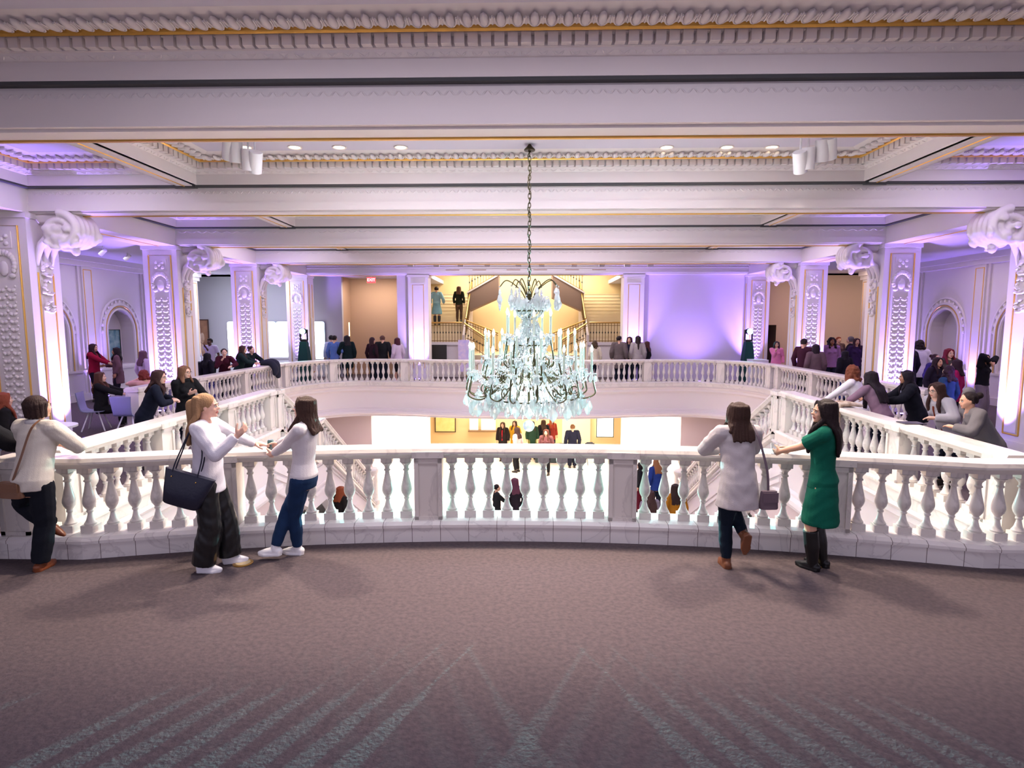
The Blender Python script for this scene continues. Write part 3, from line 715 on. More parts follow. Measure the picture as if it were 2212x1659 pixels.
for r, n, zb, zt_, ph, za in tiers:                       # bead garlands between the candle arms and to the stem
    for k in range(n):
        a, b_ = 2*PI*(k+ph)/n+.13, 2*PI*(k+1+ph)/n+.13
        pa, pb = [Vector((CX+r*.93*math.cos(q), CY+r*.93*math.sin(q), zb-.03)) for q in (a, b_)]
        beads(pa, pb, 11, .12); beads(pa, (CX+.12*math.cos(a), CY+.12*math.sin(a), zb+.28), 20, .10, .014); beads(pa, (CX+r*.5*math.cos(a), CY+r*.5*math.sin(a), zb-.30), 14, .05, .016); beads(pb, (CX+r*.3*math.cos(a), CY+r*.3*math.sin(a), zb-.16), 16, .10, .018)
for k in range(18):
    a = 2*PI*k/18; beads((CX+.34*math.cos(a), CY+.34*math.sin(a), cz(655)), (CX+.06*math.cos(a), CY+.06*math.sin(a), cz(690)), 12, .06, .016); beads((CX+.5*math.cos(a), CY+.5*math.sin(a), cz(862)), (CX+.05*math.cos(a), CY+.05*math.sin(a), cz(895)), 13, .05, .018)
    beads((CX+.28*math.cos(a), CY+.28*math.sin(a), cz(748)), (CX+.24*math.cos(a), CY+.24*math.sin(a), cz(800)), 13, 0, .02)
o = cput('crystal_drops', many, CRY); o['kind'] = 'stuff'
light('POINT', 'chandelier_light', (CX, CY, cz(765)), 220, (.90, 1, 1), size=.45)
light('POINT', 'chandelier_light_low', (CX, CY, cz(845)), 45, (.86, 1, .99), size=.4)

# ================================================================ STAGE LIGHTS on clothed stands
for s, px in ((-1, 657), (1, 1616)):
    p = atD(px, 745, 23.1); x = p.x; y = 23.1
    m = MB(); m.rings([[Vector((w_*a, w_*b, z)) for a, b in ((-1, -1), (1, -1), (1, 1), (-1, 1))] for w_, z in ((.24, .02), (.23, .5), (.18, 1.2), (.13, 1.62), (.12, 1.64))])
    tp = obj('draped_stand', m, mat('dark_teal_cloth', (16, 58, 58), .9), None, loc=(x, y, 0), label='dark teal cloth covered stand %s' % ('left of the stair room, by the bright screens' if s < 0 else 'right of the stair room, beside the lilac wall'), category='stand', group='draped light stands')
    m = MB(); m.box(-.13, .13, -.1, .1, 1.645, 1.73); m.box(-.16, -.12, -.04, .04, 1.7, 2.12); m.box(.12, .16, -.04, .04, 1.7, 2.12)
    rt = root('stage_light', (x, y, 0), label='teal moving-head stage light shining from the %s stand' % ('left' if s < 0 else 'right'), category='stage light')
    obj('yoke', m, BLACK, rt)
    m = MB(); M = Matrix.Rotation(R(90), 3, 'X'); m.lathe([(.06, -.16), (.11, -.1), (.12, .0), (.13, .14), (.12, .15)], (0, 0, 2.05), 16, M); obj('head', m, BLACK, rt, 40)
    m = MB(); m.ball((0, -.15, 2.05), .11, .03, .11, 16, 8); obj('lens', m, mat('cyan_lens', (200, 255, 250), .3, emit=60, ecol=(120, 255, 235)), rt, 60)
    light('SPOT', 'stage_beam', (x, y-.25, 2.05), 32000 if s > 0 else 24000, CYAN, (-s*2.1, 3.3, .0), .035, 12.5, .7)
    light('SPOT', 'stage_spill', (x, y-.25, 2.05), 5000, CYAN, (-s*1.2, 5.6, .6), .05, 27, .8)
# ================================================================ STAIR ROOM
IRON = mat('bronze_rail', (120, 92, 52), .4, .6); KNOB = mat('dark_ornament', (40, 34, 28), .5)
def iron_rail(label, a, b, h=.88, n=14, group='iron stair railings', knobs=True):
    a, b = Vector(a), Vector(b); rt = root('stair_railing', a, label=label, category='railing', group=group)
    d = b-a; m = MB(); m.tube([Vector((0, 0, h)), d+Vector((0, 0, h))], .035, 8); obj('handrail', m, BRASS, rt, 40)
    m = MB(); m.tube([Vector((0, 0, .08)), d+Vector((0, 0, .08))], .018, 6); m.tube([Vector((0, 0, h-.12)), d+Vector((0, 0, h-.12))], .014, 6); obj('lower_rail', m, IRON, rt)
    bm_ = MB(); bm_.box(-.012, .012, -.012, .012, 0, h); bm_ = bm_.mesh('bar', IRON); km = MB(); km.ball((0, 0, .45), .03, .03, .05, 6, 5); km = km.mesh('ornament', KNOB)
    for i in range(n):
        o = link('bar', bm_, rt, d*((i+.5)/n))
        if knobs: link('ornament', km, o)
STEPM = mat('bright_step_marble', (222, 206, 176), .45, mix=(212, 196, 166), mscale=1)
for s, nm in ((-1, 'left'), (1, 'right')):
    rt = root('upper_staircase', (0, 0, 0), label='bright marble staircase rising at the %s of the yellow room' % nm, category='staircase')
    m = MB(); m.box(s*2.72, s*4.8, 25.6, 26.3, 0, 1.5); m.box(s*2.72, s*4.85, 25.52, 25.6, 1.42, 1.55)
    obj('landing', m, PLASTER_W, rt)
    m = MB()
    for i in range(14): m.box(s*2.86, s*4.8, 26.3+.29*i, 26.6+.29*i, 1.3, 1.5+.17*(i+1)); m.box(s*2.86, s*4.8, 26.27+.29*i, 26.33+.29*i, 1.48+.17*(i+1), 1.5+.17*(i+1))
    obj('steps', m, STEPM, rt)
    m = MB(); m.prism([(s*2.76, 26.2, 1.3), (s*2.76, 26.2, 1.85), (s*2.76, 30.4, 4.3), (s*2.76, 30.4, 1.3)], (s*.1, 0, 0)); obj('stringer', m, PLASTER_W, rt)
    iron_rail('bronze railing along the %s landing of the yellow room' % nm, (s*4.75, 25.62, 1.52), (s*2.8, 25.62, 1.52), n=15)
    iron_rail('sloping bronze railing beside the %s upper stair' % nm, (s*2.7, 26.2, 1.7), (s*2.7, 29.6, 3.75), n=16, knobs=False)
    # flight going down towards the middle and crossing flight above
    rt = root('crossing_stair', (0, 0, 0), label='taupe sided stair flight crossing high up at the %s of the yellow room' % nm, category='staircase')
    m = MB(); m.prism([(s*2.8, 28.2, 2.95), (s*2.8, 28.2, 3.82), (s*1.3, 28.2, 4.68), (s*1.3, 28.2, 3.62)], (0, 1.4, 0)); obj('flight_side', m, TAUPE, rt)
    m = MB(); m.prism([(s*2.84, 28.16, 3.80), (s*2.84, 28.16, 3.88), (s*1.26, 28.16, 4.76), (s*1.26, 28.16, 4.68)], (0, 1.5, 0)); obj('capping', m, PLASTER, rt)
    iron_rail('bronze railing on the crossing flight, %s' % nm, (s*2.78, 28.25, 3.85), (s*1.3, 28.25, 4.70), n=11)
    iron_rail('low bronze railing descending from the %s landing to the middle' % nm, (s*2.72, 26.6, 1.62), (s*1.25, 26.6, 1.05), n=12, knobs=False)
    iron_rail('outer bronze railing of the flight descending on the %s' % nm, (s*2.72, 25.75, 1.5), (s*1.6, 25.75, .75), n=9)
m = MB(); m.box(-2.72, 2.72, 26.9, 30.6, .0, .9); struct('floor_landing', m, STEPM)
m = MB(); m.box(-.3, .3, -.02, 0, 0, .62); m.box(-.34, .34, -.01, .02, -.03, .65)
p = atD(949, 760, 25.58); obj('display_screen', m, mat('dark_screen', (34, 30, 30), .3), None, loc=(p.x, 25.5, .78), label='dark rectangular screen on the lilac wall left of the chandelier', category='screen')
p = atD(1002, 752, 25.3); m = MB(); m.box(-.25, .25, -.03, 0, 0, 1.4); obj('banner', m, mat('lilac_print', (190, 176, 224), .8, mix=(226, 206, 226), mscale=5), None, loc=(p.x, 25.3, .25), label='pale lilac printed banner standing beside the dark screen', category='banner')
# lintel grilles and small spot fixtures
m = MB(); 
for i, x in enumerate((-3.0, -1.9, -.5, .6, 1.9, 3.0)):
    mm = MB(); mm.box(-.28, .28, -.012, 0, -.012, .012); obj('air_slot', mm, mat('slot_brown', (150, 110, 84), .8), None, loc=(x, 24.05, 4.55), label='thin slot grille in the lintel over the yellow room, number %s from the left' % ('one two three four five six'.split()[i]), category='grille', group='slot grilles in the lintel')
names = 'first second third fourth fifth sixth seventh eighth ninth tenth'.split()
for i, px in enumerate((887, 943, 995, 1053, 1120, 1170, 1240, 1300, 1355, 1405)):
    p = atD(px, 569, 21.5); m = MB(); m.box(-.10, .10, -.08, .08, 0, .24); m.box(-.012, .012, -.012, .012, .24, .95)
    obj('ceiling_spotlight', m, mat('light_grey_paint', (176, 168, 180), .6), None, loc=(p.x, 21.5, p.z-.12), label='%s small grey box spotlight from the left, hanging before the far lintel' % names[i], category='spotlight', group='grey box spotlights before the lintel')
# ---------------------------------------------------------------- downlights and track heads
DLM = mat('downlight_glow', (255, 236, 190), .4, emit=5, ecol=(255, 232, 180))
m1 = MB(); m1.rings([[Vector((r*math.cos(2*PI*j/20), r*math.sin(2*PI*j/20), z)) for j in range(20)] for r, z in ((.085, .0), (.10, -.012), (.115, -.012), (.12, .0))], False, False); m1 = m1.mesh('ring', PLASTER)
m2 = MB(); m2.lathe([(0, -.004), (.084, -.004), (.084, .0), (0, .0)], seg=20); m2 = m2.mesh('lamp_disc', DLM)
for i, px in enumerate((530, 637, 733, 866, 1440, 1570, 1667, 1760)):
    p = atZ(px, 318, 5.245); rt = root('downlight', p, label='%s round recessed downlight from the left in the central coffer' % names[i], category='downlight', group='recessed downlights')
    link('ring', m1, rt); link('lamp', m2, rt)
    light('SPOT', 'downlight_beam', (p.x, p.y, 5.2), 60, (1, .88, .72), (p.x, p.y, 0), .06, 80, .7)
cyl = MB(); cyl.lathe([(.0, .16), (.095, .16), (.10, .15), (.10, -.16), (.092, -.165), (.09, -.14), (0, -.14)], seg=20); cyl.m = 1; cyl.lathe([(0, -.139), (.089, -.139), (.089, -.16), (.091, -.16), (.091, -.13), (0, -.13)], seg=20)
cylm = cyl.mesh('lamp_can', [WHITEP, BLACK], 40)
for s, base in ((-1, ((510, 328), (537, 345), (552, 350), (495, 322))), (1, ((1775, 326), (1745, 342), (1728, 350), (1792, 320)))):
    for i, (px, py) in enumerate(base):
        p = atD(px, py, 9.3); rt = root('track_spotlight', p, label='%s of the four white cylinder spotlights in the %s corner of the coffer' % (('largest', 'lowest', 'innermost', 'outermost')[i], 'left' if s < 0 else 'right'), category='spotlight', group='white cylinder spotlights')
        tilt = (R(14 if i < 2 else -150), 0, R(s*-25)) if i < 2 else (R(28), R(s*-20), 0)
        link('lamp_can', cylm, rt, (0, 0, 0), tilt)
        m = MB(); m.tube([(0, 0, .1), (0, 0, 5.25-p.z)], .016, 8); obj('stem', m, WHITEP, rt)
for k, (px, py, D) in enumerate(((222, 545, 15.5), (275, 556, 17), (1858, 535, 17), (1905, 552, 20))):
    p = atD(px, py, D); m = MB(); m.lathe([(.05, .1), (.055, -.1), (.0, -.1)], (0, 0, 0), 12, Matrix.Rotation(R(50), 3, 'Y')); m.tube([(0, 0, .05), (0, 0, 4.42-p.z)], .012, 6)
    obj('aisle_spotlight', m, WHITEP, None, loc=p, label='small white spotlight under the %s aisle ceiling, %s' % ('left' if px < 1000 else 'right', 'nearer one' if k in (0, 2) else 'farther one'), category='spotlight', group='aisle spotlights')
# ---------------------------------------------------------------- art, screens, signs
def framed(name, label, x, y, z0, w_, h_, mt, frame, ry=0, cat='painting', t=.04, inner=None, detail=None):
    rt = root(name, (x, y, z0), ry, label=label, category=cat)
    m = MB(); m.box(-w_/2, w_/2, -.02, 0, 0, h_); obj('canvas', m, mt, rt)
    m = MB(); m.box(-w_/2-t, w_/2+t, -.04, .01, -t, 0); m.box(-w_/2-t, w_/2+t, -.04, .01, h_, h_+t); m.box(-w_/2-t, -w_/2, -.04, .01, 0, h_); m.box(w_/2, w_/2+t, -.04, .01, 0, h_); obj('frame', m, frame, rt)
    if detail: detail(rt, w_, h_)
    return rt
BR = mat('walnut_frame', (66, 42, 36), .5)
def portrait(rt, w_, h_):
    m = MB(); m.ball((0, -.025, h_*.78), .07, .008, .09, 12, 8); m.ball((-.12, -.025, h_*.58), .10, .008, .22, 12, 8); m.ball((.12, -.025, h_*.58), .10, .008, .24, 12, 8); m.ball((0, -.024, h_*.3), .24, .006, .30, 12, 8)
    obj('painted_figure', m, mat('pale_paint', (206, 176, 158), .8, mix=(170, 130, 106), mscale=6), rt)
p = atD(432, 734, 25.55); framed('painting', 'tall framed tan painting of a pale figure on the grey wall at the left', p.x, 25.55, atD(432, 782, 25.55).z, .78, 1.86, mat('tan_canvas', (160, 118, 92), .8, mix=(132, 92, 72), mscale=3), BR, detail=portrait)
SCR = mat('lit_panel', (235, 240, 255), .4, emit=3.0, ecol=(240, 244, 255))
for i, (xa, xb) in enumerate(((495, 519), (574, 595), (600, 631), (671, 700))):
    a, b = atD(xa, 775, 25.5), atD(xb, 695, 25.5); rt = root('light_box', (a.x, 25.5, a.z), label='%s of the four tall glowing white panels on the grey wall' % ('leftmost', 'second', 'third', 'rightmost')[i], category='light box', group='tall glowing panels')
    w_, h_ = b.x-a.x, b.z-a.z; r = .09
    pts = [(cx_+r*math.cos(a_), -.03, cz_+r*math.sin(a_)) for cx_, cz_, s0 in ((w_-r, h_-r, 0), (r, h_-r, PI/2), (r, r, PI), (w_-r, r, 1.5*PI)) for a_ in [s0+PI/2*q/4 for q in range(5)]]
    m = MB(); m.prism(pts, (0, .03, 0)); obj('glowing_face', m, SCR, rt)
    m = MB(); m.prism([(x+(.015 if x > w_/2 else -.015), .0, z+(.015 if z > h_/2 else -.015)) for x, y, z in pts], (0, .04, 0)); obj('surround', m, mat('panel_edge', (120, 150, 180), .5), rt)
p = atZ(640, 795, .85); m = MB(); m.box(-2.2, 2.2, -.25, .25, .0, .06); m.box(-2.1, 2.1, -.2, .2, -.8, 0); obj('display_ledge', m, WHITEP, None, loc=(-12.2, 25.2, .85), label='long white ledge under the glowing panels', category='ledge')
m = MB(); m.box(-.02, .02, -.02, 0, 0, .6); p = atD(755, 726, 25.55); obj('light_strip', m, mat('warm_strip', (255, 222, 160), .4, emit=4), None, loc=(p.x, 25.55, p.z), label='thin warm light strip at the corner of the tan wall', category='light strip')
# red exit sign
p = atD(802, 605, 24.9); rt = root('exit_sign', p, label='small glowing red EXIT sign hanging over the tan recess', category='sign')
m = MB(); m.box(-.18, .18, -.02, .02, -.12, .12); obj('sign_face', m, mat('exit_red', (238, 74, 80), .5, emit=1.1), rt)
cu = bpy.data.curves.new('exit_text', 'FONT'); cu.body = 'EXIT'; cu.size = .17; cu.extrude = .004; cu.align_x = 'CENTER'; cu.align_y = 'CENTER'
o = bpy.data.objects.new('lettering', cu); COL.objects.link(o); dg = bpy.context.evaluated_depsgraph_get(); dg.update(); me = bpy.data.meshes.new_from_object(o.evaluated_get(dg)); bpy.data.objects.remove(o)
me.materials.clear(); me.materials.append(mat('exit_letters', (255, 205, 205), .5, emit=1.6)); link('lettering', me, rt, (0, -.026, 0), (R(90), 0, 0))
m = MB(); m.tube([(0, 0, .12), (0, 0, 4.42-p.z)], .01, 6); obj('hanger', m, WHITEP, rt)
# aisle niche painting, left
framed('painting', 'teal abstract painting hanging in the arched niche of the left wall', -(XW+.33), 19.2, 1.22, .72, .92, mat('teal_canvas', (70, 122, 134), .7, mix=(150, 178, 176), mscale=5), mat('black_frame', (24, 26, 34), .5), ry=R(90), t=.02)
# lower room
p = atD(962, 918, 29.4); framed('painting', 'yellow-green framed picture on the lower room wall, left', p.x, 29.42, atD(962, 932, 29.4).z, 1.0, 1.2, mat('lime_canvas', (222, 216, 150), .7, mix=(196, 200, 130), mscale=3), BR, cat='painting')
p = atD(1307, 924, 29.4); framed('wall_screen', 'bright white wall screen in the lower room, right', p.x, 29.42, atD(1307, 943, 29.4).z, .82, 1.35, mat('screen_white', (250, 252, 255), .4, emit=1.6), mat('screen_edge', (70, 84, 80), .5), cat='screen')
p = atD(1043, 930, 29.2); rt = root('wall_shelf', (p.x, 29.25, p.z), label='wall shelf with white papers in the lower room', category='shelf')
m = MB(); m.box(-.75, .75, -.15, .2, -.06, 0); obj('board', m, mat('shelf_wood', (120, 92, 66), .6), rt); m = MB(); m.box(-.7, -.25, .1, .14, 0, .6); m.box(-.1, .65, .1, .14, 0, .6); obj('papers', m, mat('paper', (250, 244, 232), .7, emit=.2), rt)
p = atD(1205, 945, 25.4); rt = root('registration_table', (p.x, 25.6, LOW), label='table with a dark cloth and papers in the lower room', category='table')
m = MB(); m.box(-1.0, 1.0, -.38, .38, .02, .74); obj('cloth', m, mat('slate_cloth', (52, 62, 66), .9), rt); m = MB(); m.box(-.8, .1, -.2, .2, .742, .76); m.box(.3, .7, -.3, 0, .742, .80); obj('papers', m, mat('paper', (250, 244, 232), .7), rt)
# folding chair
p = atD(1278, 955, 24.9); rt = root('folding_chair', (p.x, 25.1, LOW), R(-170), label='black folding chair standing by the lower room doorway', category='chair')
m = MB(); m.box(-.2, .2, -.2, .2, .43, .46); obj('seat', m, BLACK, rt); m = MB(); m.prism([(-.2, -.2, .62), (.2, -.2, .62), (.21, -.24, .85), (.12, -.25, .93), (-.12, -.25, .93), (-.21, -.24, .85)], (0, .02, 0)); obj('backrest', m, BLACK, rt)
for a, b in (((-.2, -.22, .9), (-.2, .25, 0)), ((.2, -.22, .9), (.2, .25, 0)), ((-.19, .18, .45), (-.19, -.25, 0)), ((.19, .18, .45), (.19, -.25, 0))):
    m = MB(); m.tube([a, b], .012, 6); obj('leg', m, BLACK, rt)
# ---------------------------------------------------------------- cafe furniture, left
CH = mat('grey_chair_shell', (120, 126, 148), .5)
def chair(x, y, rz, label):
    rt = root('shell_chair', (x, y, 0), R(rz), label=label, category='chair', group='grey cafe chairs')
    m = MB(); P = catmull([(.22, .44), (.05, .43), (-.17, .45), (-.23, .56), (-.27, .86)], 5)
    m.rings([[Vector((-w_, y_, z_)), Vector((w_, y_, z_)), Vector((w_, y_-.015, z_-.012)), Vector((-w_, y_-.015, z_-.012))] for (y_, z_), w_ in zip(P, [.22+.02*math.sin(i/3) for i in range(len(P))])]); obj('seat_shell', m, CH, rt, 40)
    for sx in (-1, 1):
        for sy in (-1, 1): m = MB(); m.tube([(sx*.10, sy*.08, .43), (sx*.22, sy*.22, 0)], .014, 8); obj('leg', m, WHITEP, rt)
chair(-9.55, 12.5, -70, 'grey shell chair under the seated person in the black suit')
chair(-8.35, 11.9, 0, 'empty grey shell chair with its back to the camera, left of the newel')
chair(-9.0, 13.9, 150, 'grey shell chair under the person with curly red hair')
chair(-8.15, 8.75, -40, 'grey shell chair under the red haired person at the left edge')
def table(x, y, r, label, h=.74, cl=None):
    rt = root('cafe_table', (x, y, 0), label=label, category='table')
    m = MB(); m.lathe([(0, h-.03), (r, h-.03), (r, h), (0, h)], seg=32); obj('tabletop', m, cl or mat('table_lilac', (150, 140, 156), .4), rt, 30)
    m = MB(); m.lathe([(.04, .02), (.03, h-.03)], seg=12); obj('post', m, CHROME, rt); m = MB(); m.lathe([(0, 0), (.24, 0), (.22, .02), (0, .03)], seg=24); obj('base', m, CHROME, rt)
table(-8.85, 12.75, .42, 'small round cafe table in front of the person in the black suit')
table(-7.55, 8.9, .36, 'white round cafe table at the far left edge', cl=WHITEP)
m = MB(); m.T = Matrix.Rotation(R(10), 4, 'X')
m.box(-.17, .17, -.1, .1, .0, .02); m.T = None; m.ball((.12, 0, .05), .14, .09, .05, 10, 6); obj('handbag', m, mat('olive_bag', (88, 84, 44), .7), None, loc=(-8.7, 12.7, .742), label='olive and black bag lying on the small cafe table', category='bag')
m = MB(); m.lathe([(0, 0), (.36, .0), (.38, .05), (.36, 1.05), (.40, 1.07), (0, 1.09)], seg=28); obj('high_table', m, mat('black_cloth_table', (26, 22, 34), .9), None, loc=(-10.9, 19.2, 0), label='high cocktail table with a black cloth below the portrait', category='table')
m = MB(); m.lathe([(.0, 0), (.035, 0), (.037, .16), (.014, .22), (.014, .28), (0, .28)], seg=12); obj('bottle', m, mat('clear_bottle', (225, 230, 240), .1, trans=.6), None, loc=(-10.85, 19.1, 1.095), label='clear water bottle on the black cocktail table', category='bottle')
for k, (x, y, lb) in enumerate(((-5.2, 9.55, 'clear cup on the left rail before the person in the black turtleneck'), (-5.22, 10.1, 'clear cup on the left rail beside the hand of the person in black'), (5.3, 8.35, 'clear cup on the right rail beside the grey cardigan'))): pass
m = MB(); m.box(-.14, .14, -.1, .1, 0, .012); obj('tablet', m, mat('phone_dark', (60, 58, 66), .3), None, loc=(5.22, 7.85, Z1 if 'Z1' in globals() else 1.01), label='dark tablet lying on the right rail before the grey cardigan', category='tablet')
# podium and white booklets near the doorway, right
m = MB(); m.box(-.3, .3, -.3, .3, 0, .98); obj('white_plinth', m, WHITEP, None, loc=(9.0, 22.6, 0), label='white plinth beside the person in pink by the doorway', category='plinth')
# ================================================================ PEOPLE
def cloth(c, kind='c'):
    return mat('cloth_%d_%d_%d_%s' % (*c, kind), c, .35 if kind == 'l' else .92, bump=.25 if kind != 'l' else .1, bscale=120 if kind == 'c' else 30, spec=.5 if kind == 'l' else .2, sheen=0)
def skinm(c): return mat('skin_%d_%d_%d' % c, c, .5, spec=.35)
def hairm(c): return mat('hair_%d_%d_%d' % c, c, .6, spec=.22, bump=.5, bscale=90)
EYEW, IRIS = mat('eye_white', (225, 220, 215), .3), mat('iris', (40, 28, 22), .2)
PALE, LIGHT, MID, BROWN_S, DARK_S = (226, 180, 160), (214, 164, 138), (188, 134, 104), (140, 92, 66), (86, 54, 40)
def ik(S, T, l1, l2, pole):
    d = T-S; L = d.length
    if L > (l1+l2)*.995: T = S+d*((l1+l2)*.995/L); d = T-S; L = d.length
    if L < abs(l1-l2)+.02: L = abs(l1-l2)+.02
    n = d.normalized(); a = (l1*l1-l2*l2+L*L)/(2*L); hh = math.sqrt(max(0, l1*l1-a*a))
    q = pole-n*pole.dot(n); q.normalize()
    return S+n*a+q*hh, T
def limb(m, pts, rad, seg=12, n=4, caps=(True, True)):
    P = catmull([tuple(p) for p in pts], n, 3); k = len(P); rr = []
    for i in range(k):
        t = i/(k-1)*(len(rad)-1); j = min(int(t), len(rad)-2); rr.append(rad[j]+(rad[j+1]-rad[j])*(t-j))
    m.tube(P, rr, seg)
    if caps[0]: m.ball(P[0], rad[0], seg=seg, rg=8)
    if caps[1]: m.ball(P[-1], rad[-1], seg=seg, rg=8)
def loft(m, secs, X, seg=24):
    m.rings([[X(Vector((rx*math.cos(2*PI*j/seg)+xo, ry*math.sin(2*PI*j/seg)+yo, z)), z) for j in range(seg)] for z, rx, ry, xo, yo in secs])
def hand(m, W, d, pn, side, curl=.35, spread=1, grip=False):
    """W wrist, d direction, pn palm normal; unit h; side +1 right"""
    d = d.normalized(); pn = (pn-d*pn.dot(d)).normalized(); s = d.cross(pn)*side   # towards the thumb side
    m.tube([W-d*.004, W+d*.018, W+d*.034, W+d*.050], [.0155, .017, .018, .014], 8)
    for k in (-1, -.33, .33, 1): limb(m, [W+d*.012+s*(.006*k), W+d*.05+s*(.0145*k)], [.010, .0088], 8, 2)
    for k, L in ((1, .040), (.33, .046), (-.33, .043), (-1, .034)):
        p = W+d*.048+s*(.0150*k); dd = (d+s*(.10*k*spread)).normalized(); pts = [p]
        for q, f in enumerate((.44, .32, .24)):
            an = curl*(.7+q*.5); dd = (dd*math.cos(an)+pn*math.sin(an)).normalized(); p = p+dd*(L*f); pts.append(p)
        limb(m, pts, [.0062, .0058, .0052, .0045], 8, 2)
    t0 = W+d*.014+s*.012; dd = (s*.75+d*.6+pn*(.35+curl*.4)).normalized(); p1 = t0+dd*.026; dd2 = (d*.9+s*.25+pn*(.3+curl*.5)).normalized()
    limb(m, [t0, p1, p1+dd2*.018, p1+dd2*.03], [.0095, .0075, .0065, .0055], 8, 2)
HEADP = [((0, -.008, .014), (.044, .056, .052)), ((0, .016, -.010), (.037, .037, .050)), ((0, .022, -.042), (.025, .024, .019)), ((0, .040, -.051), (.012, .010, .010)),
         ((0, .056, -.010), (.0085, .010, .0075)), ((.006, .051, -.012), (.006, .007, .005)), ((-.006, .051, -.012), (.006, .007, .005)),
         ((.016, .043, .013), (.014, .009, .005)), ((-.016, .043, .013), (.014, .009, .005)), ((.022, .032, -.014), (.014, .014, .013)), ((-.022, .032, -.014), (.014, .014, .013)),
         ((0, .049, -.0285), (.012, .006, .004)), ((0, .048, -.0345), (.011, .006, .004)), ((.044, -.002, -.004), (.005, .010, .016)), ((-.044, -.002, -.004), (.005, .010, .016))]
PCOUNT = [0]
def person(label, pos, h, yaw, skin=LIGHT, hair=('long', (60, 40, 30)), top=((200, 200, 205), 'long', -.06), bottom=((30, 34, 48), 'slim'), shoes=((40, 36, 34), 'shoe'),
           lean=0, side=0, hip=(0, 0, .515), head=(0, 0, 0), rh=None, lh=None, rpn=None, lpn=None, rf=None, lf=None, rp=None, lp=None, rkn=None, lkn=None, twist=0,
           curl=(.35, .35), det=1, open_coat=None, scarf=None, glasses=False, male=False, group=None, rdir=None, ldir=None, socks=None, legs=True, hat=None, rfd=0, lfd=0, bust=1):
    """det 2 foreground, 1 middle, 0 far"""
    PCOUNT[0] += 1; rnd = random.Random(PCOUNT[0]*7)
    rt = root('person', pos, R(yaw), label=label, category='person')
    if group: rt['group'] = group
    vx = {2: .0072, 1: .011, 0: .016}[det]
    SK = skinm(skin); sw = .112 if male else .100
    hx, hy, hz = hip; HP = Vector(hip)
    Rm = Matrix.Rotation(R(twist), 3, 'Z') @ Matrix.Rotation(R(-lean), 3, 'X') @ Matrix.Rotation(R(side), 3, 'Y')
    def U(v): return HP+Rm @ (Vector(v)-Vector((0, 0, .515)))
    def X(v, z):                                            # section transform: bends above the hips
        t = min(1, max(0, (z-.47)/.14)); t = t*t*(3-2*t)
        return (v+HP-Vector((0, 0, .515)))*(1-t)+U(v)*t
    Rh = Rm @ Matrix.Rotation(R(lean*.75), 3, 'X') @ Matrix.Rotation(R(head[0]), 3, 'Z') @ Matrix.Rotation(R(head[1]), 3, 'X') @ Matrix.Rotation(R(head[2]), 3, 'Y')
    neck = U((0, -.004, .845)); HC = neck+Rm @ Vector((0, .014, .0))+Rh @ Vector((0, .004, .078))
    def Hd(v): return HC+Rh @ Vector(v)
    S = {1: U((sw, -.004, .812)), -1: U((-sw, -.004, .812))}
    tgt = {1: Vector(rh) if rh else U((sw+.045, .02, .52)), -1: Vector(lh) if lh else U((-sw-.045, .02, .52))}
    pole = {1: Vector(rp or (.5, -1, -.3)), -1: Vector(lp or (-.5, -1, -.3))}
    E, Wr = {}, {}
    for k in (1, -1): E[k], Wr[k] = ik(S[k], tgt[k], .168, .142, pole[k])
    hj = {k: Vector((hx+k*.050, hy, hz-.02)) for k in (1, -1)}
    ft = {1: Vector(rf or (.055, 0, .042)), -1: Vector(lf or (-.055, 0, .042))}; kp = {1: Vector(rkn or (.1, 1, 0)), -1: Vector(lkn or (-.1, 1, 0))}
    K, A = {}, {}
    for k in (1, -1): K[k], A[k] = ik(hj[k], ft[k], .2365, .222, kp[k])
    fd = {k: Vector(v).normalized() if isinstance(v, tuple) else Vector((math.sin(R(v)), math.cos(R(v)), 0)) for k, v in ((1, rfd), (-1, lfd))}
    def scale(m): m.V = [(v[0]*h, v[1]*h, v[2]*h) for v in m.V]; return m
    TORSO = [(.44, .080, .062, 0, 0), (.49, .094, .070, 0, -.006), (.53, .092, .068, 0, -.006), (.60, .070, .052, 0, 0), (.66, .072, .054, 0, .002), (.72, .083, .062, 0, .004), (.77, .086, .058, 0, .0), (.805, .078, .047, 0, -.003), (.832, .045, .036, 0, -.005), (.85, .030, .030, 0, -.003)]
    if male: TORSO = [(z, rx*(1.06 if z > .65 else .96)+(.008 if .58 < z < .7 else 0), ry*1.04, xo, yo) for z, rx, ry, xo, yo in TORSO]
    # ---- body
    m = MB(); loft(m, TORSO, X)
    limb(m, [U((0, -.006, .82)), neck+Vector((0, 0, .012)), Hd((0, -.012, -.03))], [.033, .029, .029], 12, 3)
    for c, r in HEADP: m.ball(Hd(c), *r, 14, 10, Rh)
    m.tube([Hd((0, .046, .006)), Hd((0, .053, -.004)), Hd((0, .060, -.011))], [.0045, .0055, .006], 8)
    for k in (1, -1):
        limb(m, [U((k*.04, -.004, .82)), S[k]], [.028, .031]); limb(m, [S[k], S[k].lerp(E[k], .5), E[k]], [.031, .028, .022]); limb(m, [E[k], E[k].lerp(Wr[k], .4), Wr[k]], [.022, .021, .0145])
        d = (Wr[k]-E[k]).normalized(); dd = {1: rdir, -1: ldir}[k]
        if dd: d = Vector(dd).normalized()
        pn = {1: rpn, -1: lpn}[k]; pn = Vector(pn) if pn else Rm @ Vector((-k, .2, 0))
        hand(m, Wr[k], d, pn, 1 if k > 0 else -1, curl[0 if k > 0 else 1])
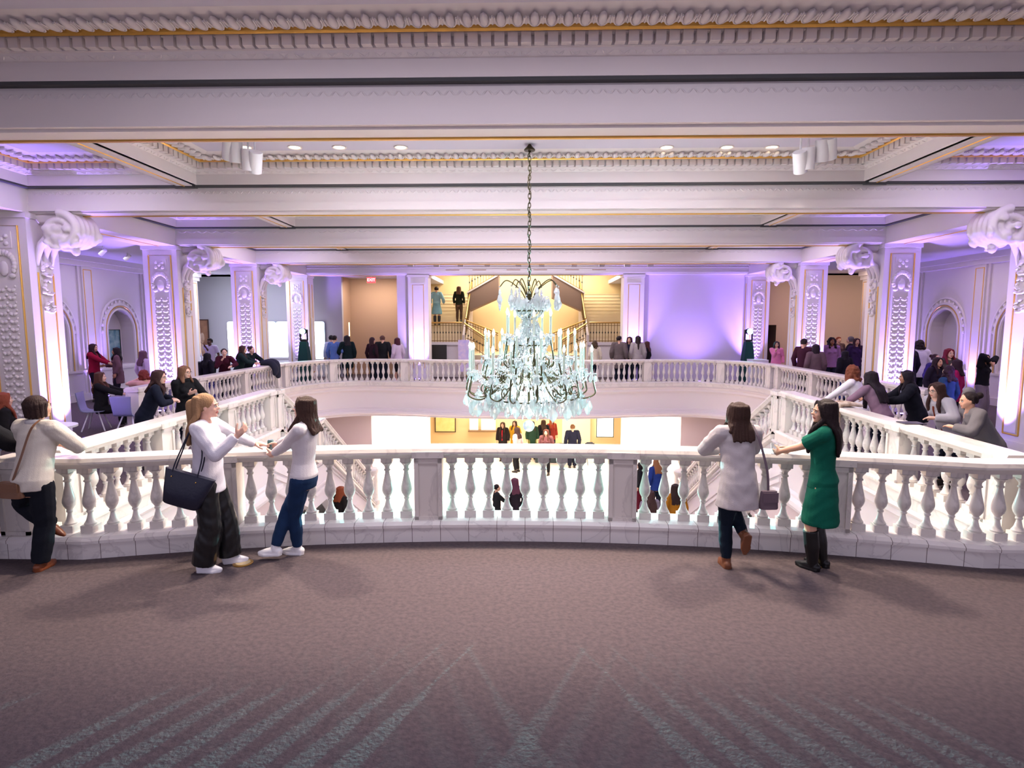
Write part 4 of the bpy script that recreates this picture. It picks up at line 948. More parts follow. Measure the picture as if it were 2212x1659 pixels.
        if legs:
            limb(m, [hj[k], hj[k].lerp(K[k], .5), K[k]], [.050, .044, .033]); limb(m, [K[k], K[k].lerp(A[k], .35), A[k]], [.033, .033, .020])
            f = fd[k]; limb(m, [A[k]+Vector((0, 0, -.018))-f*.02, A[k]+f*.03-Vector((0, 0, .014)), A[k]+f*.062-Vector((0, 0, .024))], [.017, .017, .010])
    me = remesh(scale(m), vx, 2 if det else 1, 'person_body')
    me.materials.append(SK); me.materials.append(mat('lips_%d_%d_%d' % skin, tuple(int(c*f) for c, f in zip(skin, (.86, .62, .62))), .4)); me.materials.append(EYEW); me.materials.append(IRIS); me.materials.append(hairm(tuple(int(c*.8) for c in hair[1])))
    Ri = Rh.transposed()
    if det:
        co = np.empty(len(me.vertices)*3, 'f'); me.vertices.foreach_get('co', co); co = co.reshape(-1, 3)/h
        loc = (co-np.array(HC)) @ np.array(Ri).T
        lip = ((loc[:, 0]/.015)**2+((loc[:, 2]+.0318)/.0075)**2 < 1) & (loc[:, 1] > .04)
        idx = np.empty(len(me.polygons), 'i')
        for i, p in enumerate(me.polygons): idx[i] = p.vertices[0]
        mi = np.where(lip[idx], 1, 0).astype('i')
        me.polygons.foreach_set('material_index', mi)
    ex = MB()
    for k in (1, -1):
        ex.m = 2; ex.ball(Hd((k*.0165, .0435, .0015)), .0078, seg=8, rg=6); ex.m = 3; ex.ball(Hd((k*.0165, .0492, .0015)), .0034, seg=8, rg=5)
        ex.m = 4; ex.tube([Hd((k*.008, .0525, .013)), Hd((k*.018, .0515, .0165)), Hd((k*.027, .044, .0135))], .0021, 5); ex.tube([Hd((k*.010, .050, .0065)), Hd((k*.0165, .0515, .0078)), Hd((k*.024, .047, .005))], .0012, 4)
    scale(ex); import bmesh
    b = bmesh.new(); b.from_mesh(me); e2 = ex.mesh('e', [SK, SK, EYEW, IRIS, SK]); e2.polygons.foreach_set('use_smooth', [True]*len(e2.polygons)); b.from_mesh(e2); b.to_mesh(me); b.free(); bpy.data.meshes.remove(e2)
    link('body', me, rt)
    # ---- clothes
    def garment(name, m, mt, vox=None, amp=.0035, sm=1):
        g = remesh(scale(m), vox or vx*1.15, sm, name)
        if det:
            co = np.empty(len(g.vertices)*3, 'f'); g.vertices.foreach_get('co', co); co = co.reshape(-1, 3)
            no = np.empty(len(g.vertices)*3, 'f'); g.vertices.foreach_get('normal', no); no = no.reshape(-1, 3)
            o = PCOUNT[0]*3.7
            f = np.sin(co[:, 2]*34+5*np.sin(co[:, 0]*9+o)+3*np.sin(co[:, 1]*11+o))*.6+np.sin(co[:, 2]*61+co[:, 0]*37*np.sin(o)+4*np.sin(co[:, 1]*17))*.4
            co = co+no*(f*amp*(1 if det == 2 else .8))[:, None]
            g.vertices.foreach_set('co', co.astype('f').ravel()); g.update()
        g.materials.append(mt); return link(name, g, rt)
    if bottom:
        bc, bk = bottom[0], bottom[1]; mt = cloth(bc, bottom[2] if len(bottom) > 2 else 'c'); m = MB(); t = .007
        if bk in ('slim', 'wide', 'straight'):
            loft(m, [(z, rx+t, ry+t, xo, yo) for z, rx, ry, xo, yo in [(.445, .080, .062, 0, 0)]+TORSO[1:4]], X)
            for k in (1, -1):
                w_ = {'slim': (.012, .008, .009), 'straight': (.018, .02, .024), 'wide': (.022, .034, .042)}[bk]
                limb(m, [hj[k], hj[k].lerp(K[k], .5), K[k]], [.050+w_[0]*.7, .044+w_[0]*.8, .033+w_[1]*.8])
                end = K[k].lerp(A[k], .93 if bk == 'slim' else .97 if bk == 'straight' else .98)
                if bk == 'wide': end = end+Vector((0, 0, -.0))
                limb(m, [K[k], K[k].lerp(A[k], .4), end], [.033+w_[1]*.8, .032+w_[1], .021+w_[2]], 14, 4, (True, False))
            garment('trousers', m, mt, amp=.003 if bk != 'wide' else .003)
        elif bk in ('skirt', 'dress'):
            L = bottom[3] if len(bottom) > 3 else .28; fl = bottom[4] if len(bottom) > 4 else .02
            loft(m, [(L, .090+fl, .074+fl, 0, 0), (L+.02, .092+fl, .076+fl, 0, 0), ((L+.49)/2, .096+fl*.7, .074+fl*.7, 0, 0), (.49, .103, .078, 0, -.004), (.54, .096, .074, 0, -.004), (.60, .080, .062, 0, 0), (.62, .079, .061, 0, 0)], X)
            garment('skirt', m, mt)
            if socks: pass
    if top:
        tc_, sl, hem = top[:3]; thick = top[3] if len(top) > 3 else .012; mt = cloth(tc_, top[4] if len(top) > 4 else 'c'); m = MB(); t = thick
        z0 = .515+hem; fl = top[5] if len(top) > 5 else 0
        secs = []
        if hem < -.05: secs += [(z0, .096+t+fl, .074+t+fl, 0, -.002)]; 
        if hem < -.12: secs += [((z0+.47)/2, .098+t+fl*.6, .075+t+fl*.6, 0, -.003)]
        secs += [(z, rx+t, ry+t, xo, yo) for z, rx, ry, xo, yo in TORSO if z > z0+.02 and .46 < z < .84]
        if hem >= -.05: secs = [(z0, .088+t, .067+t, 0, 0)]+[s_ for s_ in secs if s_[0] > z0+.01]
        secs = [(z, max(rx, .080+t) if z < .70 else rx, max(ry, .060+t) if z < .70 else ry, xo, yo) for z, rx, ry, xo, yo in secs] if thick > .011 else secs
        loft(m, secs, X)
        if not male and bust:
            for k in (1, -1): m.ball(U((k*.040, .048, .735)), .036+t*.5, .026+t, .036, 12, 8, Rm)
        for k in (1, -1):
            limb(m, [U((k*.045, -.004, .818)), S[k]], [.027+t, .030+t])
            if sl == 'long':
                limb(m, [S[k], S[k].lerp(E[k], .5), E[k]], [.031+t, .028+t, .023+t]); limb(m, [E[k], E[k].lerp(Wr[k], .5), E[k].lerp(Wr[k], .96)], [.023+t, .021+t, .016+t*.9], caps=(True, False))
            elif sl == 'short': limb(m, [S[k], S[k].lerp(E[k], .4), S[k].lerp(E[k], .72)], [.031+t, .031+t, .032+t*1.3], caps=(True, False))
        garment('top', m, mt, amp=.004 if thick > .011 else .0025)
    if open_coat:                                             # contrasting inner panel at the chest
        m = MB(); t = .016 if len(open_coat) < 2 else open_coat[1]
        loft(m, [(z, .030, ry+t, xo, yo) for z, rx, ry, xo, yo in TORSO if .5 < z < .83], X, 16)
        garment('inner_top', m, cloth(open_coat[0]))
    if scarf:
        m = MB(); m.tube([neck+Rm @ Vector((.042*math.cos(2*PI*j/14), .040*math.sin(2*PI*j/14), -.004)) for j in range(14)], .019, 8, closed=True); garment('collar', m, cloth(scarf))
    # ---- shoes
    if legs and shoes:
        sc, sk = shoes; mt = cloth(sc, 'l' if sk != 'sneaker' else 'l')
        for k in (1, -1):
            m = MB(); f = fd[k]; r_ = Vector((f.y, -f.x, 0)); dn = Vector((0, 0, -1))
            if abs(f.z) > .3: r_ = Vector((1, 0, 0)); dn = f.cross(r_); dn = dn if (A[k]-K[k]).dot(dn) > 0 else -dn
            a = A[k]
            limb(m, [a-f*.020+dn*.020, a+f*.025+dn*.020, a+f*.062+dn*.026, a+f*.092+dn*.028], [.024, .025, .021, .012])
            sole = [a-f*.042+dn*.046, a-f*.03+dn*.046+r_*.024, a+f*.06+dn*.046+r_*.028, a+f*.098+dn*.046+r_*.010, a+f*.098+dn*.046-r_*.010, a+f*.06+dn*.046-r_*.028, a-f*.03+dn*.046-r_*.024]
            m.prism([p+dn*-.0 for p in sole], dn*-.016)
            up_ = {'sneaker': .10, 'shoe': .06, 'boot': .30, 'tallboot': .88, 'heel': .88}[sk]
            top_ = A[k].lerp(K[k], up_)
            ws = .006 if up_ > .5 else .010
            limb(m, [a+dn*.01, a.lerp(top_, .5), top_], [.026, .021+ws+(.014 if up_ > .5 else 0), .024+ws+(.012 if up_ > .5 else 0)] if up_ > .2 else [.026, .026, .025], caps=(True, False))
            garment('shoe' if up_ < .2 else 'boot', m, mt, vox=vx, amp=.001)
    # ---- hair
    hs, hc = hair[:2]; L = hair[2] if len(hair) > 2 else {'long': .17, 'bob': .085, 'short': .02, 'man': .0, 'bun': 0, 'pony': 0, 'curly': .08, 'tail': .16}.get(hs, .1)
    if hs != 'bald':
        m = MB(); kx = 1.0 if hs in ('man', 'bun') else 1.06
        m.ball(Hd((0, -.017, .022)), .0505*kx, .056*kx, .0515*kx, 18, 12, Rh)
        if hs in ('man',): m.ball(Hd((0, -.005, .045)), .042, .050, .026, 12, 8, Rh)
        rng = {'long': (-118, 118, 14), 'bob': (-118, 118, 14), 'short': (-110, 110, 10), 'man': (-70, 70, 6), 'tail': (-60, 60, 7), 'curly': (-115, 115, 12), 'bun': (-80, 80, 6), 'pony': (-80, 80, 6)}[hs]
        for i in range(rng[2]):
            a = R(rng[0]+(rng[1]-rng[0])*i/(rng[2]-1)); ca, sa = math.cos(a), math.sin(a)
            ln = L*(1 if hs != 'tail' else 1)*(1-.12*rnd.random())
            if hs in ('man', 'bun', 'pony', 'short'): limb(m, [Hd((.046*sa, -.014-.050*ca, .03)), Hd((.046*sa, -.014-.048*ca, -.018-(L if hs == 'short' else 0)))], [.014, .009], 8, 3); continue
            wv = .012*(1 if hs == 'curly' else .25)
            p = [Hd((.044*sa, -.016-.044*ca, .045)), Hd((.052*sa+rnd.uniform(-wv, wv), -.014-.050*ca, .0)), Hd((.054*sa+rnd.uniform(-wv, wv), -.014-.052*ca, -.04))]
            n_ = max(1, int(ln/.05)); base = Hd((.054*sa, -.014-.052*ca, -.04))
            out = Rh @ Vector((sa, -ca, 0))
            for q in range(n_):
                base = base+Vector((0, 0, -ln/n_))+out*(.004 if q < 1 else .0)+(Rm @ Vector((0, -.0, 0))); 
                b2 = base+Vector((rnd.uniform(-wv, wv), rnd.uniform(-wv, wv), 0))
                # keep outside the shoulders
                rel = Rm.transposed() @ (b2-HP); zt = rel.z+.515
                if zt < .83 and abs(rel.x) < .11 and abs(rel.y) < .085:
                    sg = 1 if rel.y > .0 and abs(math.degrees(a)) > 80 else -1
                    rel.y = sg*(.075 if zt < .80 else .06); b2 = HP+Rm @ rel
                p.append(b2)
            limb(m, p, [.016, .016, .015, .014, .010] if L > .1 else [.015, .015, .012], 8, 3)
            if hs == 'curly':
                for q in p[1:]: m.ball(q+Vector((rnd.uniform(-.01, .01), rnd.uniform(-.01, .01), rnd.uniform(-.01, .01))), .019, seg=8, rg=6)
        if hs == 'curly':
            for q in range(30):
                a, e = rnd.uniform(-2.3, 2.3), rnd.uniform(-.2, 1.4); m.ball(Hd((.052*math.sin(a)*math.cos(e), -.016-.054*math.cos(a)*math.cos(e), .022+.052*math.sin(e))), .015, seg=8, rg=6)
        if hs == 'bun': m.ball(Hd((0, -.085, .035)), .030, .026, .028, 12, 8, Rh)
        if hs in ('pony', 'tail'):
            pl = hair[3] if len(hair) > 3 else .16
            limb(m, [Hd((0, -.06, .03)), Hd((0, -.088, .02)), Hd((0, -.085, -.03)), Hd((0, -.078, -.03-pl*.6)), Hd((0, -.07, -.03-pl))], [.014, .020, .024, .022, .008], 10, 4)
        if hs == 'bob' or hs == 'long':
            for k in (1, -1): limb(m, [Hd((k*.012, .030, .060)), Hd((k*.038, .028, .030)), Hd((k*.046, .016, -.02)), Hd((k*.047, .006, -.05))], [.008, .010, .011, .010], 8, 3)
        g = remesh(scale(m), vx*.95, 1, 'hair')
        if det:
            co = np.empty(len(g.vertices)*3, 'f'); g.vertices.foreach_get('co', co); co = co.reshape(-1, 3)
            no = np.empty(len(g.vertices)*3, 'f'); g.vertices.foreach_get('normal', no); no = no.reshape(-1, 3)
            lc = (co/h-np.array(HC)) @ np.array(Ri).T; az = np.arctan2(lc[:, 0], -lc[:, 1])
            f = np.sin(az*34+np.sin(lc[:, 2]*40)*1.2)*.6+np.sin(az*61+lc[:, 2]*30)*.4
            g.vertices.foreach_set('co', (co+no*(f*(.0022 if det == 2 else .003))[:, None]).astype('f').ravel()); g.update()
        g.materials.append(hairm(hc)); link('hair', g, rt)
    if glasses:
        m = MB()
        for k in (1, -1):
            m.tube([Hd((k*.0175+.0135*math.cos(2*PI*j/12), .056, .001+.011*math.sin(2*PI*j/12))) for j in range(12)], .0011, 5, closed=True)
            m.tube([Hd((k*.031, .055, .004)), Hd((k*.045, .02, .003)), Hd((k*.046, -.004, .002))], .0011, 5)
        m.tube([Hd((-.005, .056, .002)), Hd((.005, .056, .002))], .0011, 5)
        obj('glasses', scale(m), BLACK, rt)
    M = Matrix.Translation(pos) @ Matrix.Rotation(R(yaw), 4, 'Z')
    def Wd(v): return M @ (Vector(v)*h)
    return {'root': rt, 'W': Wd, 'wr': Wr, 'el': E, 'sh': S, 'U': U, 'h': h, 'head': HC, 'rd': {k: (Wr[k]-E[k]).normalized() for k in (1, -1)}, 'hip': HP, 'yaw': yaw}
def fwd(yaw): return Vector((-math.sin(R(yaw)), math.cos(R(yaw)), 0))
def at_head(px, py, D, floor, yaw, h=None, kind='stand', hmin=1.52, hmax=1.9):
    """root position and pose so that the head top shows at the pixel"""
    p = atD(px, py, D); f = fwd(yaw); ht = p.z-floor; kw = {}
    if kind == 'stand':
        hh = min(hmax, max(hmin, ht)); kw['pos'] = (p.x, p.y, floor); kw['h'] = hh
    elif kind == 'lean':
        hh = h or 1.66; c = min(.995, max(.5, (ht/hh-.50)/.485)); th = math.degrees(math.acos(c))
        kw['pos'] = (p.x-f.x*.46*hh*math.sin(R(th)), p.y-f.y*.46*hh*math.sin(R(th)), floor); kw['h'] = hh; kw['lean'] = th
    elif kind == 'sit':
        hh = h or 1.66; kw['pos'] = (p.x, p.y, floor); kw['h'] = hh; kw['hip'] = (0, 0, .285)
        kw['rf'] = (.07, .24, .042); kw['lf'] = (-.07, .22, .042); kw['rkn'] = (.1, .5, 1); kw['lkn'] = (-.1, .5, 1)
    return kw
# ---------------------------------------------------------------- foreground people
Z1 = 1.01
LEATHER = mat('black_leather', (24, 22, 22), .28, spec=.6, bump=.35, bscale=14)
def strap(pts, w_, mt, parent, name='strap'):
    m = MB(); P = [Vector(p) for p in catmull([tuple(p) for p in pts], 6, 3)]; rs = []
    for i, p in enumerate(P):
        t = (P[min(i+1, len(P)-1)]-P[max(i-1, 0)]).normalized(); s = t.cross(Vector((0, 1, .01))).normalized(); n = s.cross(t)
        rs.append([p-s*w_-n*.002, p+s*w_-n*.002, p+s*w_+n*.002, p-s*w_+n*.002])
    m.rings(rs); return obj(name, m, mt, parent)
# 1 person in cream sweater at the left edge, one boot crossed behind on the plinth
P1 = person('person in cream sweater and brown boots with short dark hair, leaning at the left edge', (-4.62, 5.30, 0), 1.70, -8, skin=LIGHT, hair=('short', (52, 36, 34), .022),
       top=((212, 204, 192), 'long', -.04, .017), bottom=((24, 27, 36), 'straight'), shoes=((124, 66, 38), 'boot'), lean=10, head=(-10, 8, 6), hip=(0, -.05, .515),
       rh=(.05, .20, .67), lh=(-.10, .20, .67), rpn=(0, 0, -1), lpn=(0, 0, -1), rf=(-.01, -.04, .042), lf=(-.01, .04, .235), lkn=(-1, .2, .2), lfd=(.75, .2, -.5), det=2, rfd=-8, lp=(-1, -.6, -.2), rp=(1, -.6, -.2), scarf=(196, 192, 190))
# 2 blonde in white blazer
P2 = person('long-haired blonde person in white blazer and wide black leather trousers, one hand raised', (-3.02, 5.33, 0), 1.705, -82, skin=PALE, hair=('tail', (160, 124, 90), .17, .20),
       top=((226, 222, 232), 'long', -.065, .013), bottom=((20, 20, 24), 'wide', 'l'), shoes=((236, 234, 240), 'sneaker'), head=(6, 0, 0), hip=(0, 0, .515),
       rh=(.09, .19, .77), rpn=(-.5, 0, .7), curl=(.5, .15), lh=(-.33, .17, .630), lpn=(0, 0, -1), ldir=(-.1, 1, -.1), rp=(.3, -.5, -1), rf=(.055, -.03, .042), lf=(-.055, .07, .042), rfd=8, lfd=-4, det=2, open_coat=((214, 210, 220), .014))
# 3 jeans
P3 = person('person with dark wavy shoulder-length hair in a white sweater and blue jeans, holding a can', (-2.25, 5.60, 0), 1.665, 88, skin=PALE, hair=('bob', (58, 38, 32), .095),
       top=((214, 208, 212), 'long', -.03, .010), bottom=((28, 50, 84), 'slim'), shoes=((238, 236, 240), 'sneaker'), lean=-5, head=(2, 2, 0), hip=(0, -.02, .505),
       rh=(.20, .25, .635), rpn=(-.5, .2, -.3), lh=(.05, .19, .62), lpn=(.6, .4, 0), rf=(-.06, .16, .042), lf=(.04, .05, .042), rkn=(0, 1, .2), rfd=-6, lfd=6, curl=(.8, .5), det=2, rp=(.6, -1, -.5), lp=(-.6, -1, -.5))
# 4 back view, long grey sweater
P4 = person('person seen from behind in long grey sweater and dark leggings, one boot tucked up', (2.02, 5.46, 0), 1.625, 4, skin=LIGHT, hair=('bob', (58, 38, 32), .11),
       top=((186, 178, 180), 'long', -.13, .018, 'c', .012), bottom=((20, 30, 44), 'slim'), shoes=((116, 70, 46), 'boot'), lean=8, head=(14, 4, 0), hip=(0, -.03, .515),
       rh=(.04, .20, .67), lh=(-.04, .20, .67), rpn=(0, 0, -1), lpn=(0, 0, -1), rf=(.035, -.06, .21), lf=(-.04, .0, .042), rkn=(0, 1, -.2), rfd=(0, .25, -1), rp=(1, -.3, -.2), lp=(-1, -.3, -.2), det=2)
# 5 green dress
P5 = person('long dark haired person in a green knee-length dress and tall black boots', (2.83, 5.45, 0), 1.655, 58, skin=LIGHT, hair=('long', (36, 24, 26), .20),
       top=((14, 92, 74), 'short', -.03, .011), bottom=((14, 92, 74), 'dress', 'c', .275, .024), shoes=((18, 17, 20), 'heel'), lean=0, head=(24, 0, 0), side=-2,
       rh=(.22, .20, .64), rpn=(-1, 0, 0), lh=(.06, .26, .64), lpn=(.8, .3, 0), rf=(.045, -.02, .042), lf=(-.045, .02, .042), rfd=14, lfd=20, curl=(.5, .7), det=2, rp=(.5, -1, -.5), lp=(-.4, -1, -.8))
# bags
def tote(P):
    W = P['W']; x = .115
    rt = root('tote_bag', W((x, -.07, .50)), R(P['yaw']), label='large navy leather tote bag hanging from the shoulder of the blonde person', category='bag')
    h_ = P['h']; m = MB(); m.T = Matrix.Rotation(R(-19), 4, 'X')
    secs = [(-.175, .055, .150), (-.165, .066, .160), (-.05, .062, .185), (.10, .045, .215), (.135, .030, .225)]
    rs = []
    for z, dx, dy in secs:
        ring = []
        for j in range(24):
            a = 2*PI*j/24; c_, s_ = math.cos(a), math.sin(a)
            ring.append(Vector((dx*abs(c_)**.6*(1 if c_ > 0 else -1), dy*abs(s_)**.5*(1 if s_ > 0 else -1), z)))
        rs.append(ring)
    m.rings(rs); obj('bag_body', m, mat('navy_leather', (30, 32, 52), .4, spec=.5, bump=.2, bscale=40), rt, 50)
    for k in (-.03, .03):
        m = MB(); m.T = None
        m.tube(catmull([(k, -.105, .155), (k-.01, -.05, .30), (-.055, .07, .575-.02), (k-.02, .155, .32), (k, .10, .07)], 6, 3), .0065, 8); obj('strap', m, mat('navy_leather', (30, 32, 52)), rt, 50)
    m = MB()
    for k in (-.105, .10): m.ball((.048, k, .12-(k+.1)*.33), .007, seg=8, rg=6)
    obj('stud', m, BRASS, rt)
tote(P2)
def crossbody(P, c, loc, size, label, hp, side_, name='shoulder_bag', mt=None, back=True):
    W = P['W']; L0 = W(loc); rt = root(name, L0, R(P['yaw']), label=label, category='bag')
    bm_ = mt or mat('bag_%d_%d_%d' % c, c, .45, spec=.4, bump=.2, bscale=30)
    m = MB(); w_, d_, h_ = size
    rs = []
    for z, k in ((-h_, .96), (-h_*.9, 1.04), (-h_*.2, 1), (h_*.75, .93), (h_, .85)):
        rs.append([Vector((w_*k*abs(math.cos(a))**.5*(1 if math.cos(a) > 0 else -1), d_*(1.1-.4*(z+h_)/(2*h_))*abs(math.sin(a))**.7*(1 if math.sin(a) > 0 else -1), z)) for a in [2*PI*j/20 for j in range(20)]])
    m.rings(rs); obj('bag_body', m, bm_, rt, 40)
    m = MB(); m.box(-w_*.85, w_*.85, -d_*1.12-.004, -d_*.9, -h_*.2, h_*.9); m.tube([(-w_*.7, -d_*1.15, h_*.35), (w_*.7, -d_*1.15, h_*.35)], .004, 6); obj('flap', m, bm_, rt)
    Mi = Matrix.Rotation(-R(P['yaw']), 3, 'Z'); pts = [Mi @ (W(q)-L0) for q in hp]
    strap(pts, .011, bm_, rt)
    return rt
U1 = P1['U']
crossbody(P1, (124, 88, 66), (-.055, -.125, .485), (.125, .035, .075), 'small brown leather crossbody bag on the hip of the person in cream', [(-.03, -.135, .54), (.02, -.125, .66), tuple(U1((.055, -.088, .80))), tuple(U1((.060, -.045, .855)))], 1)
U4 = P4['U']
crossbody(P4, (104, 86, 96), (.150, -.10, .44), (.085, .035, .085), 'small mauve shoulder bag hanging behind the person in the long grey sweater', [(.135, -.12, .50), (.125, -.115, .62), tuple(U4((.088, -.088, .78))), tuple(U4((.078, -.03, .860)))], 1)
# can and cup
def hold(P, k, off=.03):
    W = P['W']; w_ = P['wr'][k]; d = P['rd'][k]; return W(w_+d*.045)+Vector((0, 0, off))
c = hold(P3, 1, -.05)
m = MB(); m.lathe([(.024, 0), (.031, .006), (.033, .012), (.033, .105), (.027, .118), (.026, .122)], (0, 0, 0), 16)
can = root('drink_can', (c.x-.03, c.y+.0, max(c.z, 1.012)), label='teal and silver drink can held over the rail by the person in jeans', category='can')
obj('can_body', m, mat('can_teal', (60, 104, 104), .3, .6, mix=(180, 190, 190), mscale=14), can, 35)
m = MB(); m.lathe([(.026, .118), (.026, .1225)], (0, 0, 0), 16); obj('lid', m, CHROME, can)
GLASSM = mat('clear_cup', (240, 245, 248), .05, trans=.95, ior=1.3)
def cup(p, label, hgt=.10, fillc=None, kind='plastic_cup'):
    rt = root(kind, p, label=label, category='cup')
    m = MB(); m.lathe([(.026, 0), (.036, hgt), (.034, hgt), (.0245, .004)], (0, 0, 0), 16); obj('cup_wall', m, GLASSM, rt, 40)
    if fillc: m = MB(); m.lathe([(.0245, .005), (.030, hgt*.55)], (0, 0, 0), 14); obj('drink', m, mat('drink_%d' % fillc[0], fillc, .1, trans=.4), rt)
c = hold(P5, -1, -.02); cup((c.x-.02, c.y, max(c.z, Z1)), 'clear plastic cup on the rail in the hand of the person in green', .11)
# floor discs
for k, (px, py, lb) in enumerate(((525, 1217, 'round brass floor plate set in the carpet between the two talking people'), (1752, 1221, 'round brass floor plate in the carpet by the tall black boots'))):
    p = atZ(px, py, 0); m = MB(); m.lathe([(.0, .0), (.095, .0), (.095, .006), (.085, .009), (0, .009)], (0, 0, 0), 28)
    rt = root('floor_plate', (p.x, p.y, .001), label=lb, category='floor plate', group='brass floor plates'); obj('rim', m, BRASS, rt, 30)
    m = MB(); m.lathe([(0, .009), (.07, .009), (.068, .012), (0, .012)], (0, 0, 0), 24); obj('cover', m, mat('plate_cover', (196, 176, 140), .5, .3), rt)
# ---------------------------------------------------------------- middle left
AN, DN = 0, 180
BL = (26, 26, 30)
RAILR = dict(rh=(.10, .30, .66), lh=(-.10, .30, .66), rpn=(0, 0, -1), lpn=(0, 0, -1), rp=(1, -.4, -.3), lp=(-1, -.4, -.3))
def rail(**k): d = dict(RAILR); d.update(k); return d
person('person with long brown hair and glasses in a navy top at the left rail', **at_head(352, 803, 9.25, 0, -62, kind='lean', h=1.66), yaw=-62, skin=PALE, hair=('long', (62, 40, 38), .13), top=((26, 30, 46), 'long', -.06, .012), head=(-18, 0, 0), glasses=True, **rail(rh=(.06, .24, .66), lh=(-.12, .24, .66)))
person('person with glasses in a black turtleneck, hand on the chest, at the left rail', **at_head(397, 789, 9.9, 0, -118, h=1.66), yaw=-118, skin=PALE, hair=('bob', (118, 84, 64), .06), top=(BL, 'long', -.06, .014), scarf=BL, glasses=True, rh=(.02, .10, .70), rpn=(0, -1, 0), lh=(-.12, .24, .635), lpn=(0, 0, -1), head=(20, 0, 0), curl=(.2, .4))
person('seated person with long auburn-brown hair in a black suit at a cafe table, left', **at_head(214, 797, 12.6, 0, -70, kind='sit', h=1.68), yaw=-70, skin=PALE, hair=('long', (84, 52, 44), .17), top=((28, 26, 30), 'long', -.05, .014), bottom=((26, 25, 28), 'slim'), rh=(.10, .30, .47), lh=(-.10, .30, .47), rpn=(0, 0, -1), lpn=(0, 0, -1))
person('person with curly red hair and a pink top seated behind the left newel', **at_head(312, 808, 13.6, 0, 60, kind='sit', h=1.62), yaw=60, skin=PALE, hair=('curly', (116, 44, 40), .02), top=((214, 160, 160), 'short', -.05, .012), rh=(.10, .28, .50), lh=(-.05, .16, .62), head=(0, -14, 0))
person('person in a dark red sweater with long dark hair by the left aisle wall', **at_head(200, 742, 17.1, 0, -80), yaw=-80, skin=LIGHT, hair=('long', (50, 28, 36), .14), top=((142, 18, 52), 'long', -.04, .014), bottom=((28, 20, 34), 'slim'), rh=(.08, .28, .66), lh=(-.1, .24, .62))
person('person in a plaid brown jacket over black, dark hair, facing the one in red', **at_head(251, 750, 17.2, 0, 120), yaw=120, skin=MID, hair=('long', (34, 22, 30), .12), top=((104, 74, 84), 'long', -.18, .018), open_coat=((22, 18, 26), .024), bottom=((28, 24, 34), 'straight'), rh=(.1, .2, .66), scarf=(22, 18, 26))
person('person with long mauve-brown hair and pale top, beside the second left pillar', **at_head(308, 757, 16.3, 0, -20), yaw=-20, skin=PALE, hair=('long', (104, 70, 92), .16), top=((206, 180, 220), 'long', -.06, .013))
person('tall bald person in a white shirt lifting a drink in front of the portrait', **at_head(453, 730, 21.5, 0, 178), yaw=178, skin=DARK_S, hair=('man', (30, 22, 20)), top=((196, 186, 206), 'short', -.06, .014), bottom=(BL, 'straight'), male=True, rh=(.02, .11, .80), rpn=(0, -1, 0), det=0, bust=0)
person('person in a dark hijab and blue skirt seen from behind at the far left rail', **at_head(447, 762, 16.4, 0, -20), yaw=-20, skin=MID, hair=('long', (20, 16, 28), .16), top=((24, 20, 34), 'long', -.06, .014), bottom=((62, 60, 140), 'skirt', 'c', .1, .03), det=1)
person('person with brown hair tied back in a maroon sweater, resting a hand by the chin', **at_head(484, 755, 17.1, 0, -150, kind='lean', h=1.66), yaw=-150, skin=PALE, hair=('bun', (62, 46, 42)), top=((66, 20, 38), 'long', -.05, .015), **rail(rh=(.05, .15, .76)))
person('person with wavy brown hair in a dark green coat bent over the left rail', **at_head(527, 748, 18.0, 0, -75, kind='lean', h=1.70), yaw=-75, skin=LIGHT, hair=('long', (66, 44, 42), .16), top=((28, 42, 44), 'long', -.12, .018), **rail())
person('pale person in a dark coat leaning on the rail next to the wavy hair', **at_head(546, 750, 18.6, 0, -110, kind='lean', h=1.68), yaw=-110, skin=PALE, hair=('bun', (50, 32, 34)), top=((24, 32, 36), 'long', -.12, .018), **rail())
p = atZ(581, 790, Z1)
m = MB(); rr = random.Random(3)
limb(m, [Vector((.25, -.1, .07)), Vector((.0, -.1, .10)), Vector((-.20, -.06, .05)), Vector((-.27, 0, -.12)), Vector((-.30, .02, -.34))], [.08, .11, .12, .11, .09]); limb(m, [Vector((.2, .12, .07)), Vector((-.1, .12, .09)), Vector((-.27, .16, -.08)), Vector((-.28, .2, -.25))], [.07, .10, .11, .08])
me = remesh(m, .02, 2, 'folded_coat'); me.materials.append(cloth((44, 44, 58)))
link('folded_coat', me, None, (-8.35, 18.6, Z1), (0, 0, PI), label='dark puffy coat draped over the corner of the far left rail', category='coat')
# left edge of the picture
person('person with long red hair and black top seated at the far left edge', **at_head(6, 860, 8.9, 0, -40, kind='sit', h=1.66), yaw=-40, skin=PALE, hair=('long', (128, 62, 44), .16), top=((26, 24, 26), 'long', -.05, .013))
person('person in a black padded coat mostly outside the left frame, near the rail', pos=(-5.45, 5.35, 0), h=1.70, yaw=-30, skin=LIGHT, hair=('long', (70, 46, 36), .14), top=((28, 26, 30), 'long', -.2, .03), bottom=(BL, 'straight'), lean=14, **rail(), det=1)
